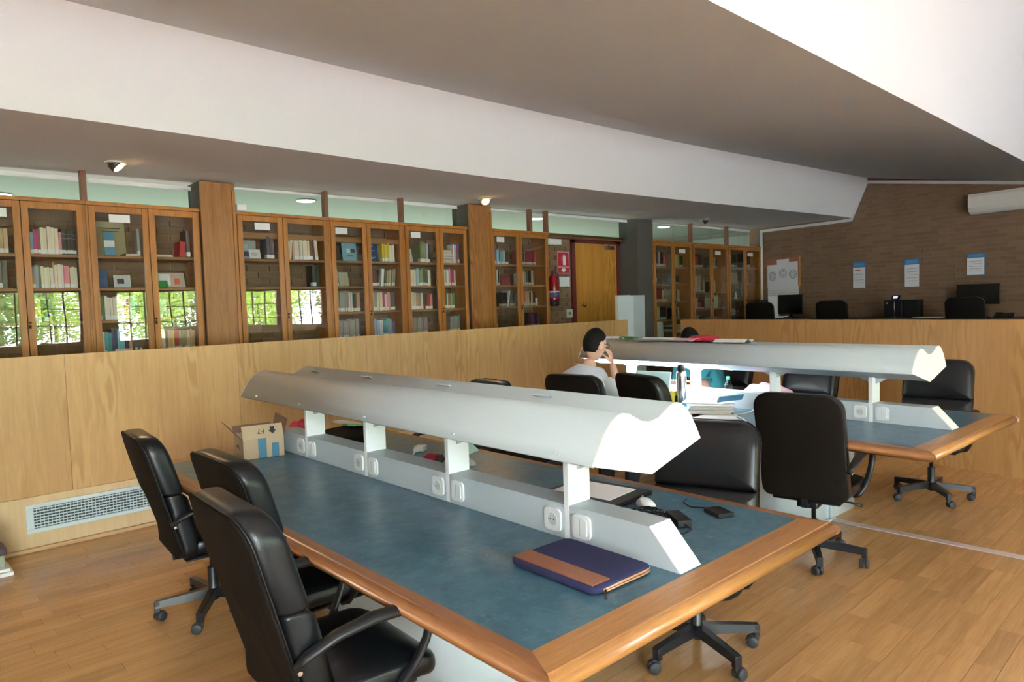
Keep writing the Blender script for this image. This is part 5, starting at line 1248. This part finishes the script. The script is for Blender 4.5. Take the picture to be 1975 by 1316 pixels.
blob('dark_glove', PL(.0, 1.76), .05, .07, .02, purpled, 'small dark cloth on top of the farther table light', 'cloth', 17)

# ================================================================== PEOPLE
def skinmesh(name, chains, mat, parent, sub=2):
    """chains: list of lists of (x,y,z,r[,r2]); the first point of later chains may be ('link', i, j)"""
    me = bpy.data.meshes.new(name); V = []; E_ = []; Rr = []; idx = {}
    for ci, ch in enumerate(chains):
        prev = None
        for pi_, p in enumerate(ch):
            if p[0] == 'link': prev = idx[(p[1], p[2])]; continue
            V.append(p[:3]); Rr.append((p[3], p[4] if len(p) > 4 else p[3])); k = len(V)-1; idx[(ci, pi_)] = k
            if prev is not None: E_.append((prev, k))
            prev = k
    me.from_pydata(V, E_, []); o = bpy.data.objects.new(name, me); COL.objects.link(o); o.parent = parent; me.materials.append(mat)
    sk = o.modifiers.new('skin', 'SKIN'); sk.use_smooth_shade = True
    for i, r in enumerate(Rr): me.skin_vertices[0].data[i].radius = r
    me.skin_vertices[0].data[0].use_root = True
    ss = o.modifiers.new('sub', 'SUBSURF'); ss.levels = sub; ss.render_levels = sub
    return o
def headmesh(parent, c, R3, hairmat, w_=.074, d_=.095, h=.122, hairscale=1.06, long=False):
    """c: centre of the head; R3: orientation (face looks along local +Y)"""
    b = NB(); bmesh.ops.create_uvsphere(b, u_segments=28, v_segments=20, radius=1)
    for v in b.verts:
        x, y, z = v.co
        wj = 1-.25*max(0, -z)**1.2           # narrow jaw
        yy = y*d_*(1-.12*max(0, -z)); xx = x*w_*wj; zz = z*h
        if y > 0:
            nose = math.exp(-((x/.16)**2+((z+.12)/.20)**2)); yy += .022*nose*max(0, y)
            yy -= .008*math.exp(-(((abs(x)-.42)/.2)**2+((z-.08)/.13)**2))      # eye sockets
            yy += .006*math.exp(-((x/.3)**2+((z+.52)/.09)**2))                 # lips
            yy += .010*math.exp(-((x/.3)**2+((z+.86)/.16)**2))                 # chin
        v.co = (xx, yy, zz)
    for f in b.faces: f.smooth = True
    for sx in (-1, 1):      # ears
        lathe(b, [(.006, -.004), (.022, -.003), (.026, .003), (.018, .008), (.010, .006)], 14, M=T(sx*(w_+.002), -.005, -.005)@RZ(sx*-.35)@RY(sx*pi/2)@Matrix.Scale(1.35, 4, (1, 0, 0)))
    Mh = T(*c)@R3.to_4x4(); bmesh.ops.transform(b, matrix=Mh, verts=b.verts); hd = mk('head', b, skin, parent)
    b = NB()
    for sx in (-1, 1): lathe(b, [(.002, -.010), (.010, -.006), (.0115, 0), (.008, .008), (.002, .0105)], 12, M=T(sx*.030, d_*.80, .010)@RX(-pi/2))
    bmesh.ops.transform(b, matrix=Mh, verts=b.verts); mk('eyes', b, paper, hd)
    b = NB(); bmesh.ops.create_uvsphere(b, u_segments=64, v_segments=48, radius=1)
    for v in b.verts:
        x, y, z = v.co
        line = -.52 if y < -.35 else (-.52+(y+.35)/.30*.66 if y < -.05 else .14+max(0, y+.05)*.55)     # height of the hairline
        k = max(0, min(1, (z-line)/.09+.5)); k = k*k*(3-2*k)
        nn = 1+.010*sin(30*x)*sin(27*z+4*y); sc_ = .93+(hairscale*1.02-.93)*k
        v.co = (x*w_*sc_*nn*(1-.25*max(0, -z)**1.2), y*d_*sc_*nn*(1-.12*max(0, -z)), z*h*(.93+(hairscale-.93)*k)*nn+.002)
    for f in b.faces: f.smooth = True
    bmesh.ops.transform(b, matrix=Mh, verts=b.verts); hr = mk('hair', b, hairmat, parent)
    return hd, Mh
def hand(parent, W, d, n_, curl=.9, side=1, s=1.):
    """W wrist, d forearm direction, n_ palm normal; palm plus five bent fingers"""
    W, d, n_ = Vector(W), Vector(d).normalized(), Vector(n_).normalized(); n_ = (n_-d*n_.dot(d)).normalized(); u = d.cross(n_)*side
    P = lambda a, b_, c: tuple(W+d*a*s+u*b_*s+n_*c*s)
    ch = [[(*P(-.01, 0, 0), .020, .014), (*P(.03, 0, 0), .030, .014), (*P(.075, 0, 0), .036, .013)]]
    objs = [skinmesh('palm', ch, skin, parent, 2)]
    for k, (off, L) in enumerate(((.028, .068), (.010, .078), (-.009, .073), (-.027, .058))):
        pts = []; a = 0; px, pc = .075, 0
        pts.append((*P(.055, off*.8, 0), .0085)); pts.append((*P(px, off, pc), .0088))
        for j, l_ in enumerate((.42, .32, .26)):
            a += curl*(.55 if j == 0 else .8); px += cos(a)*L*l_; pc += sin(a)*L*l_; pts.append((*P(px, off*1.02, pc), .0085-.0012*j))
        objs.append(skinmesh('finger', [pts], skin, parent, 1))
    objs.append(skinmesh('thumb', [[(*P(.015, .022, .002), .012), (*P(.040, .044, .010), .011), (*P(.062, .052, .024), .010), (*P(.078, .048, .036), .0085)]], skin, parent, 1))
    return objs
def person(loc, face_deg, lab, shirt, lean, headyaw, headpitch, rhand, glasses=False, lhand=None, hs=1.0):
    """sitting; local +Y is forward, origin on the floor under the hips"""
    t = thing('person', lab, 'person', loc, radians(face_deg-90))
    hip = Vector((0, -.03, .56)); sh = Vector((0, -.03+.50*sin(lean), .56+.50*cos(lean))); neck = sh+Vector((0, .035, .075)); mid = (hip+sh)/2+Vector((0, -.03, 0))
    arms = []
    for sx, hd_ in ((1, rhand), (-1, lhand or (-.20, .40, .80))):
        S0 = sh+Vector((sx*.175, 0, -.045)); Hn = Vector(hd_); el = None
        L1, L2 = .29, .26; dv = Hn-S0; dist = min(dv.length, L1+L2-.01); a = math.acos(max(-1, min(1, (L1*L1+dist*dist-L2*L2)/(2*L1*dist)))); dn = dv.normalized()
        dwn = Vector((sx*.35, -.25, -1)); perp = (dwn-dn*dwn.dot(dn)).normalized(); el = S0+dn*L1*cos(a)+perp*L1*sin(a)
        arms.append((sx, S0, el, Hn))
    body = [[(*hip, .15, .12), (*mid, .125, .095), (*(sh+Vector((0, 0, -.08))), .135, .085), (*(sh+Vector((0, 0, -.01))), .08, .06), (*neck, .052, .052), (*(neck+Vector((0, .02, .06))), .05, .05)]]
    for sx in (1, -1):
        body.append([('link', 0, 0), (sx*.10, .12, .535, .085), (sx*.13, .44, .50, .060), (sx*.13, .45, .28, .052), (sx*.13, .42, .09, .038), (sx*.13, .50, .05, .036), (sx*.13, .58, .04, .030)])
    for sx, S0, el, Hn in arms:
        body.append([('link', 0, 3), (*S0, .050), (*((S0+el)/2), .044), (*el, .036), (*((el*.45+Hn*.55)), .034), (*Hn, .024)])
    skinmesh('body', body, skin, t)
    sc = [[(*(hip+Vector((0, 0, -.02))), .185, .155), (*mid, .175, .14), (*(sh+Vector((0, 0, -.08))), .195, .135), (*(sh+Vector((0, 0, .015))), .155, .110), (*(neck+Vector((0, -.01, .0))), .080, .080)]]
    for sx, S0, el, Hn in arms: sc.append([('link', 0, 3), (*S0, .090), (*(S0*.5+el*.5), .078), (*(S0*.12+el*.88), .070)])
    skinmesh('shirt', sc, shirt, t)
    tr_ = [[(*hip, .160, .135), (0, .04, .55, .15, .10)]]
    for sx in (1, -1): tr_.append([('link', 0, 0), (sx*.10, .12, .537, .098), (sx*.13, .44, .502, .072), (sx*.13, .45, .28, .064), (sx*.13, .42, .12, .055)])
    skinmesh('trousers', tr_, trous, t)
    for sx in (1, -1):
        b = NB(); prism(b, [(-.045, 0), (.045, 0), (.045, .07), (-.045, .09)], .36, .46, 'Y'); box(b, -.045, .045, .42, .62, 0, .055, bev=.02); bmesh.ops.transform(b, matrix=T(sx*.13, 0, 0), verts=b.verts); mk('shoe', b, plastic, t)
    R3 = (Matrix.Rotation(headyaw, 3, 'Z')@Matrix.Rotation(headpitch, 3, 'X'))
    hc = neck+Vector((0, .035, .06))+R3@Vector((0, .012, .10))*hs
    hd, Mh = headmesh(t, hc, R3, hair)
    if glasses:
        b = NB()
        for sx in (-1, 1):
            tube(b, [(sx*.031+.023*cos(a*pi/8), .102, .008+.017*sin(a*pi/8)) for a in range(16)], .0022, 5, closed=True); tube(b, [(sx*.055, .100, .012), (sx*.074, .06, .014), (sx*.078, -.005, .010)], .0022, 5)
        tube(b, [(-.009, .103, .012), (.009, .103, .012)], .002, 5); bmesh.ops.transform(b, matrix=Mh, verts=b.verts); mk('glasses', b, ink, t)
    for sx, S0, el, Hn in arms:
        d = (Hn-el); nn = Vector((-sx*.9, -.3, .3)) if Hn.z > 1 else Vector((0, .1, -1))
        hand(t, Hn, d, nn, .75 if Hn.z > 1 else .35, side=sx)
    return t
person((3.85, 3.42, .0), -4, 'man with short dark hair and glasses in a white shirt, hand at his mouth', shirt_w, radians(14), radians(-4), radians(-12), (.05, .33, 1.13), True, (-.15, .40, .81))
person((5.82, 3.50, .0), 180, 'person in a teal shirt half hidden behind the farther table light', shirt_t, radians(26), radians(5), radians(-32), (.12, .42, .82), False, (-.14, .42, .82))
